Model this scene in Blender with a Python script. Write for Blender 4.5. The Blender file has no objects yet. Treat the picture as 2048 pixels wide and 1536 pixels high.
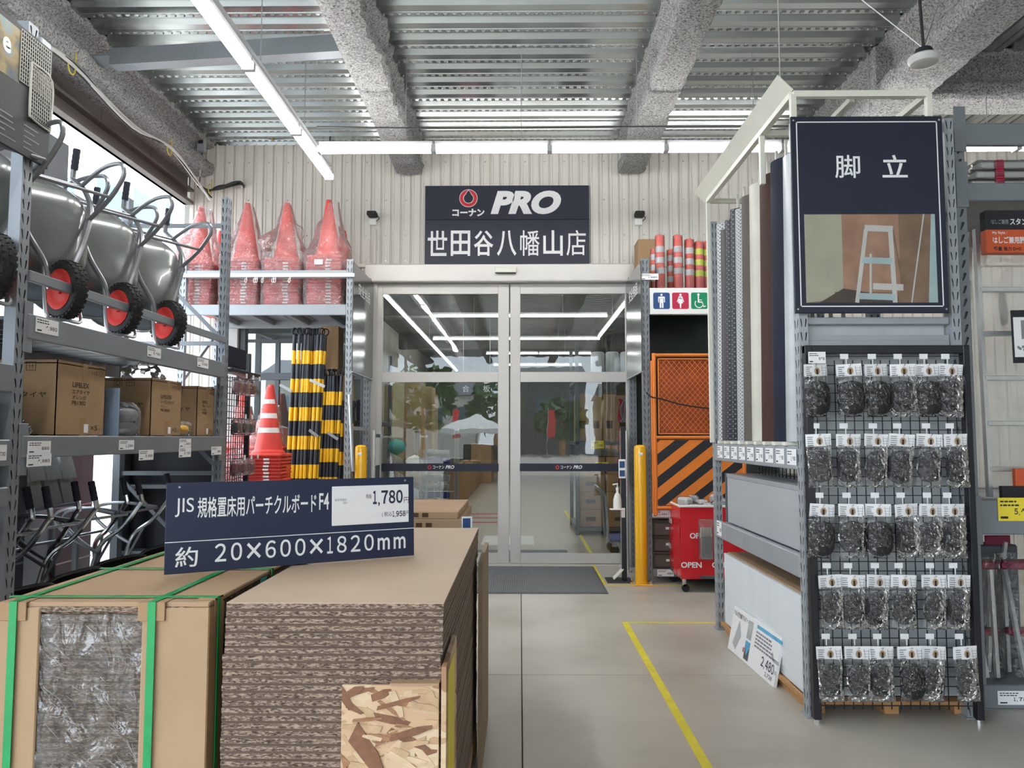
import bpy, bmesh, math, random
from math import sin, cos, pi, radians as R
from mathutils import Vector as V, Matrix, noise

# ------------------------------------------------------------------ camera, sky, exposure
scene = bpy.context.scene
COL = scene.collection
F, CX, CY, CAMZ = 1540.0, 1024.0, 768.0, 1.5
PITCH = math.atan(107 / F); YAW = math.atan(16 / F)
cam_d = bpy.data.cameras.new('camera'); cam = bpy.data.objects.new('camera', cam_d); COL.objects.link(cam)
cam_d.sensor_width = 36; cam_d.lens = F / 2048 * 36; cam_d.clip_start = .02; cam_d.clip_end = 400
cam.location = (0, 0, CAMZ); cam.rotation_euler = (pi / 2 + PITCH, 0, YAW)
scene.camera = cam
w = bpy.data.worlds.new('sky'); scene.world = w; w.use_nodes = True
bgn = w.node_tree.nodes['Background']; bgn.inputs[0].default_value = (.80, .90, 1.0, 1); bgn.inputs[1].default_value = 3.6
sun_d = bpy.data.lights.new('sun', 'SUN'); sun_d.energy = 6.0; sun_d.angle = R(2); sun_d.color = (1, .95, .88)
sun = bpy.data.objects.new('sun', sun_d); COL.objects.link(sun); sun.rotation_euler = (R(40), 0, R(35))
scene.view_settings.view_transform = 'Standard'; scene.view_settings.look = 'None'
scene.view_settings.gamma = 1; scene.view_settings.use_curve_mapping = False
scene.view_settings.exposure = 0.8
random.seed(7)

# ------------------------------------------------------------------ materials
def mat(name, col, rough=.5, metal=0, var=.08, scale=6, bump=0, bscale=80, emit=0, stretch=(1, 1, 1), spec=.5, coat=0):
    m = bpy.data.materials.new(name); m.use_nodes = True
    nt = m.node_tree; b = nt.nodes['Principled BSDF']
    b.inputs['Base Color'].default_value = (*col, 1); b.inputs['Roughness'].default_value = rough
    b.inputs['Metallic'].default_value = metal; b.inputs['Specular IOR Level'].default_value = spec
    b.inputs['Coat Weight'].default_value = coat
    if emit:
        b.inputs['Emission Color'].default_value = (*col, 1); b.inputs['Emission Strength'].default_value = emit
    tc = nt.nodes.new('ShaderNodeTexCoord'); mp = nt.nodes.new('ShaderNodeMapping')
    mp.inputs['Scale'].default_value = stretch
    nt.links.new(tc.outputs['Object'], mp.inputs[0])
    if var:
        n = nt.nodes.new('ShaderNodeTexNoise'); n.inputs['Scale'].default_value = scale; n.inputs['Detail'].default_value = 6
        nt.links.new(mp.outputs[0], n.inputs['Vector'])
        r = nt.nodes.new('ShaderNodeValToRGB')
        r.color_ramp.elements[0].position = .3; r.color_ramp.elements[1].position = .7
        r.color_ramp.elements[0].color = (*[max(0, c * (1 - var)) for c in col], 1)
        r.color_ramp.elements[1].color = (*[min(1, c * (1 + var)) for c in col], 1)
        nt.links.new(n.outputs[0], r.inputs[0]); nt.links.new(r.outputs[0], b.inputs['Base Color'])
    if bump:
        n2 = nt.nodes.new('ShaderNodeTexNoise'); n2.inputs['Scale'].default_value = bscale; n2.inputs['Detail'].default_value = 5
        nt.links.new(mp.outputs[0], n2.inputs['Vector'])
        bp = nt.nodes.new('ShaderNodeBump'); bp.inputs['Strength'].default_value = bump; bp.inputs['Distance'].default_value = .02
        nt.links.new(n2.outputs[0], bp.inputs['Height']); nt.links.new(bp.outputs[0], b.inputs['Normal'])
    return m

def speckle(name, cols, scale, stretch=(1, 1, 1), rough=.8, bump=.3, pos=None, kind='noise', distort=0, world=False):
    m = bpy.data.materials.new(name); m.use_nodes = True; nt = m.node_tree; b = nt.nodes['Principled BSDF']
    b.inputs['Roughness'].default_value = rough
    tc = nt.nodes.new('ShaderNodeTexCoord'); mp = nt.nodes.new('ShaderNodeMapping'); mp.inputs['Scale'].default_value = stretch
    nt.links.new(nt.nodes.new('ShaderNodeNewGeometry').outputs['Position'] if world else tc.outputs['Object'], mp.inputs[0])
    if kind == 'noise':
        n = nt.nodes.new('ShaderNodeTexNoise'); n.inputs['Scale'].default_value = scale; n.inputs['Detail'].default_value = 4
        n.inputs['Distortion'].default_value = distort; out = n.outputs[0]
        nt.links.new(mp.outputs[0], n.inputs['Vector'])
    else:
        n = nt.nodes.new('ShaderNodeTexVoronoi'); n.inputs['Scale'].default_value = scale; out = n.outputs['Color']
        wn = nt.nodes.new('ShaderNodeTexNoise'); wn.inputs['Scale'].default_value = 9
        nt.links.new(mp.outputs[0], wn.inputs['Vector'])
        ad = nt.nodes.new('ShaderNodeMixRGB'); ad.blend_type = 'ADD'; ad.inputs[0].default_value = distort
        nt.links.new(mp.outputs[0], ad.inputs[1]); nt.links.new(wn.outputs['Color'], ad.inputs[2])
        nt.links.new(ad.outputs[0], n.inputs['Vector'])
    r = nt.nodes.new('ShaderNodeValToRGB'); el = r.color_ramp.elements
    k = len(cols)
    while len(el) < k: el.new(.5)
    for i, c in enumerate(cols):
        el[i].position = pos[i] if pos else .3 + .4 * i / (k - 1)
        el[i].color = (*c, 1)
    nt.links.new(out, r.inputs[0]); nt.links.new(r.outputs[0], b.inputs['Base Color'])
    if bump:
        bp = nt.nodes.new('ShaderNodeBump'); bp.inputs['Strength'].default_value = bump; bp.inputs['Distance'].default_value = .01
        nt.links.new(out, bp.inputs['Height']); nt.links.new(bp.outputs[0], b.inputs['Normal'])
    return m

def clear(name, tint=(1, 1, 1), gloss=.25, rough=.08, haze=.0, hazecol=(1, 1, 1), bump=0, bscale=12, k=1.3, stretch=(1, 1, 1), sharp=False):
    """thin clear sheet: see-through, mirror reflection by fresnel, a little haze"""
    m = bpy.data.materials.new(name); m.use_nodes = True; nt = m.node_tree; nt.nodes.clear()
    o = nt.nodes.new('ShaderNodeOutputMaterial'); t = nt.nodes.new('ShaderNodeBsdfTransparent'); t.inputs[0].default_value = (*tint, 1)
    g = nt.nodes.new('ShaderNodeBsdfGlossy'); g.inputs['Roughness'].default_value = rough
    lw = nt.nodes.new('ShaderNodeFresnel'); lw.inputs[0].default_value = 1.5
    ml = nt.nodes.new('ShaderNodeMath'); ml.operation = 'MULTIPLY_ADD'; ml.inputs[1].default_value = k; ml.inputs[2].default_value = gloss
    ml.use_clamp = True
    nt.links.new(lw.outputs[0], ml.inputs[0])
    mx = nt.nodes.new('ShaderNodeMixShader'); nt.links.new(ml.outputs[0], mx.inputs[0])
    nt.links.new(t.outputs[0], mx.inputs[1]); nt.links.new(g.outputs[0], mx.inputs[2])
    last = mx
    if haze:
        d = nt.nodes.new('ShaderNodeBsdfDiffuse'); d.inputs[0].default_value = (*hazecol, 1)
        tl = nt.nodes.new('ShaderNodeBsdfTranslucent'); tl.inputs[0].default_value = (*hazecol, 1)
        dm = nt.nodes.new('ShaderNodeMixShader'); dm.inputs[0].default_value = .5
        nt.links.new(d.outputs[0], dm.inputs[1]); nt.links.new(tl.outputs[0], dm.inputs[2])
        m2 = nt.nodes.new('ShaderNodeMixShader'); m2.inputs[0].default_value = haze
        nt.links.new(mx.outputs[0], m2.inputs[1]); nt.links.new(dm.outputs[0], m2.inputs[2]); last = m2
    if bump:
        tc = nt.nodes.new('ShaderNodeTexCoord'); mp = nt.nodes.new('ShaderNodeMapping'); mp.inputs['Scale'].default_value = stretch
        n = nt.nodes.new('ShaderNodeTexNoise'); n.inputs['Scale'].default_value = bscale; n.inputs['Detail'].default_value = 3
        n.inputs['Distortion'].default_value = 1.5 if sharp else 0
        nt.links.new(tc.outputs['Object'], mp.inputs[0]); nt.links.new(mp.outputs[0], n.inputs['Vector'])
        bp = nt.nodes.new('ShaderNodeBump'); bp.inputs['Strength'].default_value = bump; bp.inputs['Distance'].default_value = .05
        nt.links.new(n.outputs[0], bp.inputs['Height']); nt.links.new(bp.outputs[0], g.inputs['Normal'])
    nt.links.new(last.outputs[0], o.inputs[0])
    return m

def perfmat(name, base, hole, scale, r=.28):
    """sheet with a punched dot pattern"""
    m = bpy.data.materials.new(name); m.use_nodes = True; nt = m.node_tree; b = nt.nodes['Principled BSDF']
    b.inputs['Roughness'].default_value = .4
    tc = nt.nodes.new('ShaderNodeTexCoord'); mp = nt.nodes.new('ShaderNodeMapping'); mp.inputs['Scale'].default_value = (scale,) * 3
    mp.inputs['Rotation'].default_value = (R(45), 0, 0)
    fr = nt.nodes.new('ShaderNodeVectorMath'); fr.operation = 'FRACTION'
    sb = nt.nodes.new('ShaderNodeVectorMath'); sb.operation = 'SUBTRACT'; sb.inputs[1].default_value = (.5, .5, .5)
    ms = nt.nodes.new('ShaderNodeVectorMath'); ms.operation = 'MULTIPLY'; ms.inputs[1].default_value = (0, 1, 1)
    ln = nt.nodes.new('ShaderNodeVectorMath'); ln.operation = 'LENGTH'
    lt = nt.nodes.new('ShaderNodeMath'); lt.operation = 'LESS_THAN'; lt.inputs[1].default_value = r
    mx = nt.nodes.new('ShaderNodeMixRGB'); mx.inputs[1].default_value = (*base, 1); mx.inputs[2].default_value = (*hole, 1)
    L = nt.links.new
    L(tc.outputs['Object'], mp.inputs[0]); L(mp.outputs[0], fr.inputs[0]); L(fr.outputs[0], sb.inputs[0]); L(sb.outputs[0], ms.inputs[0])
    L(ms.outputs[0], ln.inputs[0]); L(ln.outputs['Value'], lt.inputs[0]); L(lt.outputs[0], mx.inputs[0]); L(mx.outputs[0], b.inputs['Base Color'])
    return m

K = {}
K['rack'] = mat('rack_grey', (.225, .245, .27), .42, .25, .06, 4)
K['rackL'] = mat('rack_pale', (.36, .385, .41), .42, .2, .05, 4)
K['rackD'] = mat('rack_dark', (.10, .11, .125), .5, .2)
K['blue'] = mat('rack_blue_grey', (.25, .34, .46), .45, .1)
K['black'] = mat('black_steel', (.012, .013, .018), .4, .1, .2)
K['rubber'] = mat('rubber', (.015, .015, .016), .75, 0, .3, 30, .2)
K['grip'] = mat('grip', (.012, .014, .03), .6)
K['chrome'] = mat('chrome', (.75, .76, .78), .18, 1, .04)
K['steel'] = mat('galvanised_tube', (.50, .52, .54), .34, .8, .08)
K['tubegrey'] = mat('painted_tube', (.28, .29, .31), .3, .5)
K['tray'] = mat('tray_green_grey', (.24, .26, .25), .22, .35, .06, 3, coat=.4)
K['trayB'] = mat('tray_black', (.02, .022, .025), .3, .1, coat=.3)
K['red'] = mat('rim_red', (.70, .028, .018), .55, 0, .05, spec=.25)
K['cone'] = mat('cone_red', (.80, .07, .055), .45, 0, .06, 10)
K['white'] = mat('white', (.82, .82, .80), .5, 0, .02)
K['paper'] = mat('paper', (.86, .86, .87), .6, 0, .02)
K['cream'] = mat('cream_steel', (.78, .77, .68), .4, 0, .03)
K['wallm'] = mat('wall_cream', (.70, .675, .625), .55, 0, .03, 2)
K['doorm'] = mat('door_alu', (.60, .58, .555), .38, .25, .03, 3)
K['dark'] = mat('dark_line', (.03, .03, .03), .7)
K['navy'] = mat('navy_sign', (.013, .017, .038), .5, 0, .08, 3)
K['navy2'] = mat('navy_board', (.016, .025, .064), .45, 0, .06, 3)
K['ink'] = mat('ink', (.02, .02, .025), .7, 0, 0)
K['inkn'] = mat('ink_navy', (.02, .025, .07), .6, 0, 0)
K['inkbr'] = mat('ink_brown', (.07, .035, .015), .8, 0, 0)
K['inkgrey'] = mat('ink_grey', (.25, .25, .27), .8, 0, 0)
K['inkred'] = mat('ink_red', (.65, .03, .04), .6, 0, 0)
K['letter'] = mat('letter_white', (.86, .87, .88), .5, 0, 0)
K['card'] = mat('cardboard', (.35, .22, .115), .8, 0, .08, 5, .05, 200)
K['cardL'] = mat('cardboard_light', (.40, .265, .155), .8, 0, .06, 4, .05, 200)
K['tape'] = mat('packing_tape', (.36, .22, .10), .25, 0, .05)
K['strap'] = mat('green_strap', (.01, .30, .085), .35, 0, .1, 20)
K['yellow'] = mat('bollard_yellow', (.90, .47, .01), .25, 0, .03, coat=.4)
K['tapey'] = mat('floor_tape', (.78, .66, .04), .6, 0, .1, 10)
K['floor'] = speckle('concrete', [(.40, .365, .31), (.50, .465, .405), (.55, .515, .455)], 1.3, rough=.38, bump=.03)
K['joint'] = mat('joint', (.10, .095, .085), .9)
K['matg'] = mat('doormat', (.22, .23, .24), .9, 0, .1, 40, .4, 200)
K['deck'] = mat('deck_galvanised', (.47, .50, .495), .20, .95, .25, 1.5, stretch=(.25, 1, 1))
K['rock'] = speckle('rock_wool', [(.09, .09, .09), (.32, .32, .315), (.48, .48, .47)], 62, rough=.95, bump=1.0, pos=[.33, .5, .68], distort=.6)
K['browns'] = mat('brown_channel', (.135, .115, .105), .55, .1, .1, 3)
K['tube'] = mat('led_tube', (1, .985, .96), .5, 0, 0, emit=20)
K['tubei'] = mat('led_tube_inside', (1, .98, .95), .5, 0, 0, emit=16)
K['housing'] = mat('light_housing', (.55, .56, .58), .4, .3)
K['cable'] = mat('cable_black', (.03, .03, .03), .6)
K['cablew'] = mat('cable_white', (.6, .6, .58), .5)
K['hook'] = mat('hook_yellow', (.62, .48, .05), .5)
K['pb_edge'] = speckle('chipboard_edge', [(.06, .038, .028), (.19, .13, .095), (.40, .30, .225)], 230, (.36, .36, 1.15), .85, .5, [.36, .49, .62], distort=.4, world=True)
K['pb_skin'] = mat('chipboard_skin', (.135, .09, .067), .8, 0, .12, 60)
K['pb_side'] = mat('chipboard_side', (.25, .175, .12), .8, 0, .10, 50, .1, 300)
K['pb_top'] = mat('chipboard_top', (.47, .345, .24), .6, 0, .05, 4, .03, 300)
K['flakeA'] = mat('flake_brown', (.33, .165, .085), .7, 0, .3, 30, stretch=(1, 1, 6)); K['flakeB'] = mat('flake_dark', (.21, .095, .05), .7, 0, .25, 30); K['flakeC'] = mat('flake_pale', (.60, .44, .28), .7, 0, .15, 30); K['flakeD'] = mat('flake_tan', (.50, .33, .19), .7, 0, .18, 30)
K['osb'] = speckle('osb_flakes', [(.20, .075, .04), (.46, .27, .15), (.60, .41, .25), (.66, .50, .33), (.40, .24, .13)], 6.5, (1.0, 1, 2.3), .7, .3, [0, .2, .5, .75, 1], 'v', .35)
K['posterb'] = mat('poster_black', (.022, .023, .027), .55)
K['wood'] = mat('pallet_wood', (.47, .25, .10), .75, 0, .15, 8, stretch=(1, 6, 6))
K['ply'] = mat('plywood', (.33, .24, .15), .8, 0, .12, 8, stretch=(1, 8, 1))
K['orange'] = mat('gate_orange', (.80, .22, .03), .4, 0, .08)
K['orangeD'] = mat('gate_net', (.36, .08, .03), .5, 0, .2)
K['obox'] = mat('orange_box', (.52, .10, .035), .6)
K['yband'] = mat('yellow_band', (.93, .52, .015), .3, 0, .06)
K['bband'] = mat('black_band', (.025, .028, .04), .35, 0, .1)
K['film'] = clear('clear_film', gloss=.07, rough=.12, haze=.01, bump=.9, bscale=20, sharp=True)
K['crease'] = clear('film_crease', gloss=.3, rough=.2, haze=.55)
K['filmw'] = clear('wrap_film', gloss=.06, rough=.12, haze=.02, bump=.6, bscale=6, stretch=(2.5, 1, 1), sharp=True)
K['conebag'] = clear('cone_bag_film', gloss=.09, rough=.16, haze=.15, hazecol=(1, .93, .92), bump=.9, bscale=14, sharp=True)
K['glass'] = clear('door_glass', (.90, .93, .92), gloss=.015, rough=.0, k=1.0, bump=.02, bscale=1.6)
K['glassb'] = clear('window_glass', (.55, .62, .65), gloss=.16, rough=.0, bump=.01, bscale=1)
K['redcart'] = mat('red_cover', (.68, .02, .03), .22, 0, .06, 6, .12, 10)
K['greyboard'] = mat('grey_sheet', (.40, .42, .44), .5, 0, .04, 3)
K['whiteboard'] = mat('white_sheet', (.74, .78, .82), .5, 0, .02)
K['pblue'] = mat('cart_blue', (.16, .19, .48), .5)
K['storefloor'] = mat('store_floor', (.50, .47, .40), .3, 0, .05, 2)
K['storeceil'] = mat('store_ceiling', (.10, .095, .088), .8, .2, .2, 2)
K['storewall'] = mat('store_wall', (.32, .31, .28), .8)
K['leaf'] = speckle('leaf', [(.02, .05, .015), (.06, .13, .035), (.13, .22, .07)], 3, bump=.5)
K['asphalt'] = mat('asphalt', (.36, .35, .33), .9, 0, .1, 3)
K['bldg'] = mat('building_white', (.85, .86, .87), .7, 0, .02)
K['bwin'] = mat('building_window', (.075, .16, .21), .35, 0, .05)
K['concrete'] = mat('concrete_block', (.34, .34, .32), .9, 0, .1, 8, .2, 60)
K['alu'] = mat('aluminium', (.72, .73, .73), .3, .55, .04)
K['ladderglass'] = clear('milky_film', gloss=.04, rough=.35, haze=.20, bump=.15, bscale=5, sharp=True)
K['socks'] = mat('dark_knit', (.018, .018, .02), .85, 0, .3, 30, .4, 60)
K['maroon'] = mat('maroon', (.22, .015, .05), .5)
K['tarp'] = mat('tarp_grey', (.30, .31, .30), .6, 0, .15, 10, .4, 20)
K['tarpblue'] = mat('tarp_blue', (.02, .06, .30), .5)
K['rolls'] = mat('roll_grey', (.50, .53, .55), .6)
K['dgreen'] = mat('dark_green_panel', (.02, .032, .03), .25, 0, .1)
K['brownroll'] = mat('brown_sheet', (.06, .03, .024), .6, 0, .05, spec=.2)
K['taupe'] = mat('taupe_sheet', (.12, .105, .092), .6, spec=.2)
K['ivory'] = mat('ivory_sheet', (.58, .56, .48), .4)
K['navysh'] = mat('navy_sheet', (.014, .018, .034), .6, spec=.2)
K['lgrey'] = mat('light_grey_sheet', (.47, .50, .52), .35, .1)
K['perfL'] = perfmat('perforated_light', (.52, .53, .54), (.10, .10, .11), 48)
K['perfD'] = perfmat('perforated_dark', (.012, .013, .022), (.22, .23, .25), 40, .2)
K['perfW'] = perfmat('punched_grey', (.46, .48, .49), (.12, .12, .13), 55)
K['dkbrown'] = mat('dark_brown_sheet', (.06, .05, .055), .4)
K['signwhite'] = mat('sign_white', (.80, .80, .79), .45, 0, .01)
K['sblue'] = mat('sign_blue', (.02, .07, .22), .5, 0, 0)
K['sred'] = mat('sign_red', (.50, .02, .07), .5, 0, 0)
K['sgreen'] = mat('sign_green', (.0, .24, .11), .5, 0, 0)
K['ytag'] = mat('yellow_tag', (.88, .70, .05), .6, 0, 0)
K['oranget'] = mat('orange_print', (.62, .10, .03), .5, 0, .05)
K['teal'] = mat('teal_print', (.05, .42, .40), .5, 0, 0)
K['dashy'] = mat('delineator_red', (.78, .12, .09), .5, 0, .1, 12)
K['reflw'] = mat('reflective_white', (.60, .60, .62), .35, 0, .08, 20)
K['lime'] = mat('reflective_lime', (.72, .80, .05), .4, 0, .05)
K['green'] = mat('green_wrap', (.02, .10, .05), .5, 0, .3, 10)
K['poster'] = speckle('poster_photo', [(.02, .07, .16), (.14, .12, .05), (.30, .22, .08), (.10, .28, .38)], 7, rough=.4, bump=0, pos=[.3, .45, .55, .7])
K['tan'] = mat('tan_panel', (.48, .40, .22), .6)
K['lamp'] = mat('lamp_lens', (.72, .72, .70), .35)
K['p1'] = mat('print_wall_green', (.36, .35, .26), .5, 0, .1, 6)
K['p2'] = mat('print_ply', (.33, .19, .13), .5, 0, .2, 8)
K['p3'] = mat('print_brown', (.20, .13, .085), .5, 0, .2, 8)
K['p4'] = mat('print_dark', (.07, .05, .04), .5, 0, .1)
K['p5'] = mat('print_alu', (.50, .49, .46), .5, 0, .08)
K['p6'] = mat('print_aqua', (.34, .45, .46), .5, 0, .1)
K['skyb'] = mat('print_sky', (.12, .42, .68), .5, 0, .2)

# ------------------------------------------------------------------ mesh helpers
class MB:
    def __init__(s): s.v = []; s.f = []; s.m = []
    def add(s, vs, fs, m=0):
        o = len(s.v); s.v += [tuple(p) for p in vs]
        for q in fs: s.f.append(tuple(i + o for i in q)); s.m.append(m)
        return s
    def box(s, x0, x1, y0, y1, z0, z1, m=0):
        return s.add([(x0, y0, z0), (x1, y0, z0), (x1, y1, z0), (x0, y1, z0), (x0, y0, z1), (x1, y0, z1), (x1, y1, z1), (x0, y1, z1)],
                     [(3, 2, 1, 0), (4, 5, 6, 7), (0, 1, 5, 4), (1, 2, 6, 5), (2, 3, 7, 6), (3, 0, 4, 7)], m)
    def bbox(s, x0, x1, y0, y1, z0, z1, b=.004, m=0):
        """box with chamfered edges"""
        bm = bmesh.new(); bmesh.ops.create_cube(bm, size=1)
        for q in bm.verts: q.co = ((x0 + x1) / 2 + q.co.x * (x1 - x0), (y0 + y1) / 2 + q.co.y * (y1 - y0), (z0 + z1) / 2 + q.co.z * (z1 - z0))
        bmesh.ops.bevel(bm, geom=bm.edges[:], offset=b, segments=1, affect='EDGES')
        bm.verts.index_update()
        s.add([q.co for q in bm.verts], [[q.index for q in fc.verts] for fc in bm.faces], m); bm.free(); return s
    def beam(s, p, q, w, h, up=(0, 0, 1), m=0):
        p = V(p); q = V(q); d = (q - p).normalized(); up = V(up)
        if abs(d.dot(up)) > .98: up = V((1, 0, 0))
        a = d.cross(up).normalized() * w / 2; b = a.cross(d).normalized() * h / 2
        vs = [p - a - b, p + a - b, p + a + b, p - a + b, q - a - b, q + a - b, q + a + b, q - a + b]
        return s.add(vs, [(0, 1, 2, 3), (7, 6, 5, 4), (0, 4, 5, 1), (1, 5, 6, 2), (2, 6, 7, 3), (3, 7, 4, 0)], m)
    def tube(s, pts, r, n=8, caps=True, m=0, mseg=None):
        pts = [V(p) for p in pts]; k = len(pts); rs = r if isinstance(r, (list, tuple)) else [r] * k
        o = len(s.v); prev = None
        for i, p in enumerate(pts):
            d = (pts[min(i + 1, k - 1)] - pts[max(i - 1, 0)]).normalized()
            if prev is None:
                up = V((0, 0, 1)) if abs(d.z) < .9 else V((1, 0, 0)); a = d.cross(up).normalized()
            else: a = (prev - d * prev.dot(d)).normalized()
            prev = a; b = d.cross(a)
            for j in range(n):
                t = 2 * pi * j / n; s.v.append(tuple(p + (a * cos(t) + b * sin(t)) * rs[i]))
        for i in range(k - 1):
            for j in range(n):
                s.f.append((o + i * n + j, o + i * n + (j + 1) % n, o + (i + 1) * n + (j + 1) % n, o + (i + 1) * n + j)); s.m.append(mseg[i] if mseg else m)
        if caps:
            s.f.append(tuple(o + j for j in range(n))[::-1]); s.m.append(mseg[0] if mseg else m)
            s.f.append(tuple(o + (k - 1) * n + j for j in range(n))); s.m.append(mseg[-1] if mseg else m)
        return s
    def lathe(s, prof, n=24, c=(0, 0, 0), axis='z', ms=None, m=0, caps=True):
        o = len(s.v); k = len(prof)
        for r, z in prof:
            for j in range(n):
                t = 2 * pi * j / n; x, y = r * cos(t), r * sin(t)
                p = (x, y, z) if axis == 'z' else ((x, z, y) if axis == 'y' else (z, x, y))
                s.v.append((p[0] + c[0], p[1] + c[1], p[2] + c[2]))
        for i in range(k - 1):
            for j in range(n):
                s.f.append((o + i * n + j, o + i * n + (j + 1) % n, o + (i + 1) * n + (j + 1) % n, o + (i + 1) * n + j)); s.m.append(ms[i] if ms else m)
        if caps:
            s.f.append(tuple(o + j for j in range(n))[::-1]); s.m.append(ms[0] if ms else m)
            s.f.append(tuple(o + (k - 1) * n + j for j in range(n))); s.m.append(ms[-1] if ms else m)
        return s
    def grid(s, fn, nu, nv, m=0):
        o = len(s.v)
        for i in range(nu + 1):
            for j in range(nv + 1): s.v.append(tuple(fn(i / nu, j / nv)))
        for i in range(nu):
            for j in range(nv):
                a = o + i * (nv + 1) + j; s.f.append((a, a + nv + 1, a + nv + 2, a + 1)); s.m.append(m)
        return s
    def prism(s, poly, z0, z1, m=0):
        n = len(poly); o = len(s.v)
        s.v += [(x, y, z0) for x, y in poly] + [(x, y, z1) for x, y in poly]
        s.f.append(tuple(o + i for i in range(n))[::-1]); s.f.append(tuple(o + n + i for i in range(n))); s.m += [m, m]
        for i in range(n): s.f.append((o + i, o + (i + 1) % n, o + n + (i + 1) % n, o + n + i)); s.m.append(m)
        return s
    def perf(s, org, u, v, width, length, pitch=.075, m=0):
        """punched rack face: two columns of slanted slots"""
        org = V(org); u = V(u); v = V(v); n = max(1, int(round(length / pitch))); ph = length / n; hw = width / 2
        for i in range(n):
            for c in range(2):
                sl = .10 * hw * (1 if c else -1)
                out = [(0, 0), (.5, 0), (1, 0), (1, .5), (1, 1), (.5, 1), (0, 1), (0, .5)]
                inn = [(.42, .18), (.5, .15), (.58, .18), (.64, .45), (.64, .72), (.5, .80), (.36, .72), (.40, .45)]
                vs = []
                for a, b in out: vs.append(org + u * (c * hw + a * hw) + v * ((i + b) * ph))
                for a, b in inn: vs.append(org + u * (c * hw + a * hw + sl * (b - .5) * 4) + v * ((i + b) * ph))
                s.add(vs, [(k, (k + 1) % 8, 8 + (k + 1) % 8, 8 + k) for k in range(8)], m)
        return s
    def mesh(s, name, mats, smooth=False):
        me = bpy.data.meshes.new(name); me.from_pydata(s.v, [], s.f); me.update()
        for q in (mats if isinstance(mats, (list, tuple)) else [mats]): me.materials.append(K[q] if isinstance(q, str) else q)
        if any(s.m): me.polygons.foreach_set('material_index', s.m)
        bm = bmesh.new(); bm.from_mesh(me); bmesh.ops.recalc_face_normals(bm, faces=bm.faces); bm.to_mesh(me); bm.free()
        if smooth:
            me.polygons.foreach_set('use_smooth', [True] * len(me.polygons)); me.set_sharp_from_angle(angle=R(38))
        return me
    def build(s, name, mats, parent=None, smooth=False, world=False, kind=None):
        if world and parent is not None:
            l = parent.location; s.v = [(a - l.x, b - l.y, c - l.z) for a, b, c in s.v]
        return link(name, s.mesh(name, mats, smooth), parent, kind)

def link(name, data, parent=None, kind=None):
    o = bpy.data.objects.new(name, data); COL.objects.link(o); o.parent = parent
    if kind: o['kind'] = kind
    return o
def tag(o, label, cat, group=None):
    o['label'] = label; o['category'] = cat
    if group: o['group'] = group
    return o
def thing(name, label, cat, loc=(0, 0, 0), rz=0, group=None):
    o = bpy.data.objects.new(name, None); COL.objects.link(o); o.location = loc; o.rotation_euler = (0, 0, rz)
    o.empty_display_size = .1
    return tag(o, label, cat, group)
def flat(name, label, cat, org, ux, uy, group=None):
    """empty whose local x,y span the face of a flat thing, z points at the viewer"""
    o = thing(name, label, cat, (0, 0, 0), 0, group); ux = V(ux).normalized(); uy = V(uy).normalized(); n = ux.cross(uy)
    M = Matrix((ux, uy, n)).transposed().to_4x4(); M.translation = V(org); o.matrix_world = M
    return o
def structure(o): o['kind'] = 'structure'; return o
def copytree(o, parent=None):
    c = o.copy(); COL.objects.link(c); c.parent = parent
    for ch in o.children: copytree(ch, c)
    return c
TXT = {}
def text_mesh(s, bold=0, shear=0):
    k = (s, bold, shear)
    if k in TXT: return TXT[k]
    c = bpy.data.curves.new('t', 'FONT'); c.body = s; c.size = 1; c.offset = bold; c.shear = shear; c.resolution_u = 5; c.fill_mode = 'FRONT'
    o = bpy.data.objects.new('t', c); COL.objects.link(o)
    dg = bpy.context.evaluated_depsgraph_get(); me = bpy.data.meshes.new_from_object(o.evaluated_get(dg))
    vs = [tuple(q.co) for q in me.vertices]; fs = [tuple(p.vertices) for p in me.polygons]
    bpy.data.objects.remove(o); bpy.data.curves.remove(c); bpy.data.meshes.remove(me)
    x0 = min(q[0] for q in vs); x1 = max(q[0] for q in vs); y0 = min(q[1] for q in vs); y1 = max(q[1] for q in vs)
    TXT[k] = ([((q[0] - x0) / (x1 - x0), (q[1] - y0) / (y1 - y0)) for q in vs], fs, (x1 - x0) / (y1 - y0))
    return TXT[k]
def put_text(mb, s, x, y, w_=None, h=None, z=.001, bold=0, shear=0, M=None, m=0):
    vs, fs, asp = text_mesh(s, bold, shear)
    if w_ is None: w_ = h * asp
    if h is None: h = w_ / asp
    pts = [V((x + a * w_, y + b * h, z)) for a, b in vs]
    if M is not None: pts = [M @ p for p in pts]
    mb.add(pts, fs, m)
WIDE = {c: chr(ord(c) + 0xFEE0) for c in '0123456789'}
def put_run(mb, s, x, y, w_, h, z=.001, bold=0, M=None, gap=.14):
    """digits set one by one with serifed ones, commas on the baseline"""
    ad = [.30 if c == ',' else (.42 if c == '1' else (text_mesh(WIDE.get(c, c), bold)[2] if c in WIDE else (.95 if c in '×m' else .6))) for c in s]
    tot = sum(ad) + gap * (len(s) - 1); k = w_ / tot; cx = x
    for c, a in zip(s, ad):
        if c == ',': put_text(mb, c, cx + .05 * k, y - .16 * h, a * k * .6, h * .30, z, bold, 0, M)
        elif c == '×': put_text(mb, c, cx, y + .04 * h, a * k, h * .90, z, -.004, 0, M)
        elif c == 'm': put_text(mb, c, cx, y, a * k, h * .74, z, bold, 0, M)
        else: put_text(mb, WIDE.get(c, c), cx, y, a * k, h, z, bold, 0, M)
        cx += (a + gap) * k
def run(parent, s, x, y, w_, h, mt='ink', z=.001, bold=0, M=None, gap=.14):
    mb = MB(); put_run(mb, s, x, y, w_, h, z, bold, M, gap); return mb.build('lettering', mt, parent)
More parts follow.
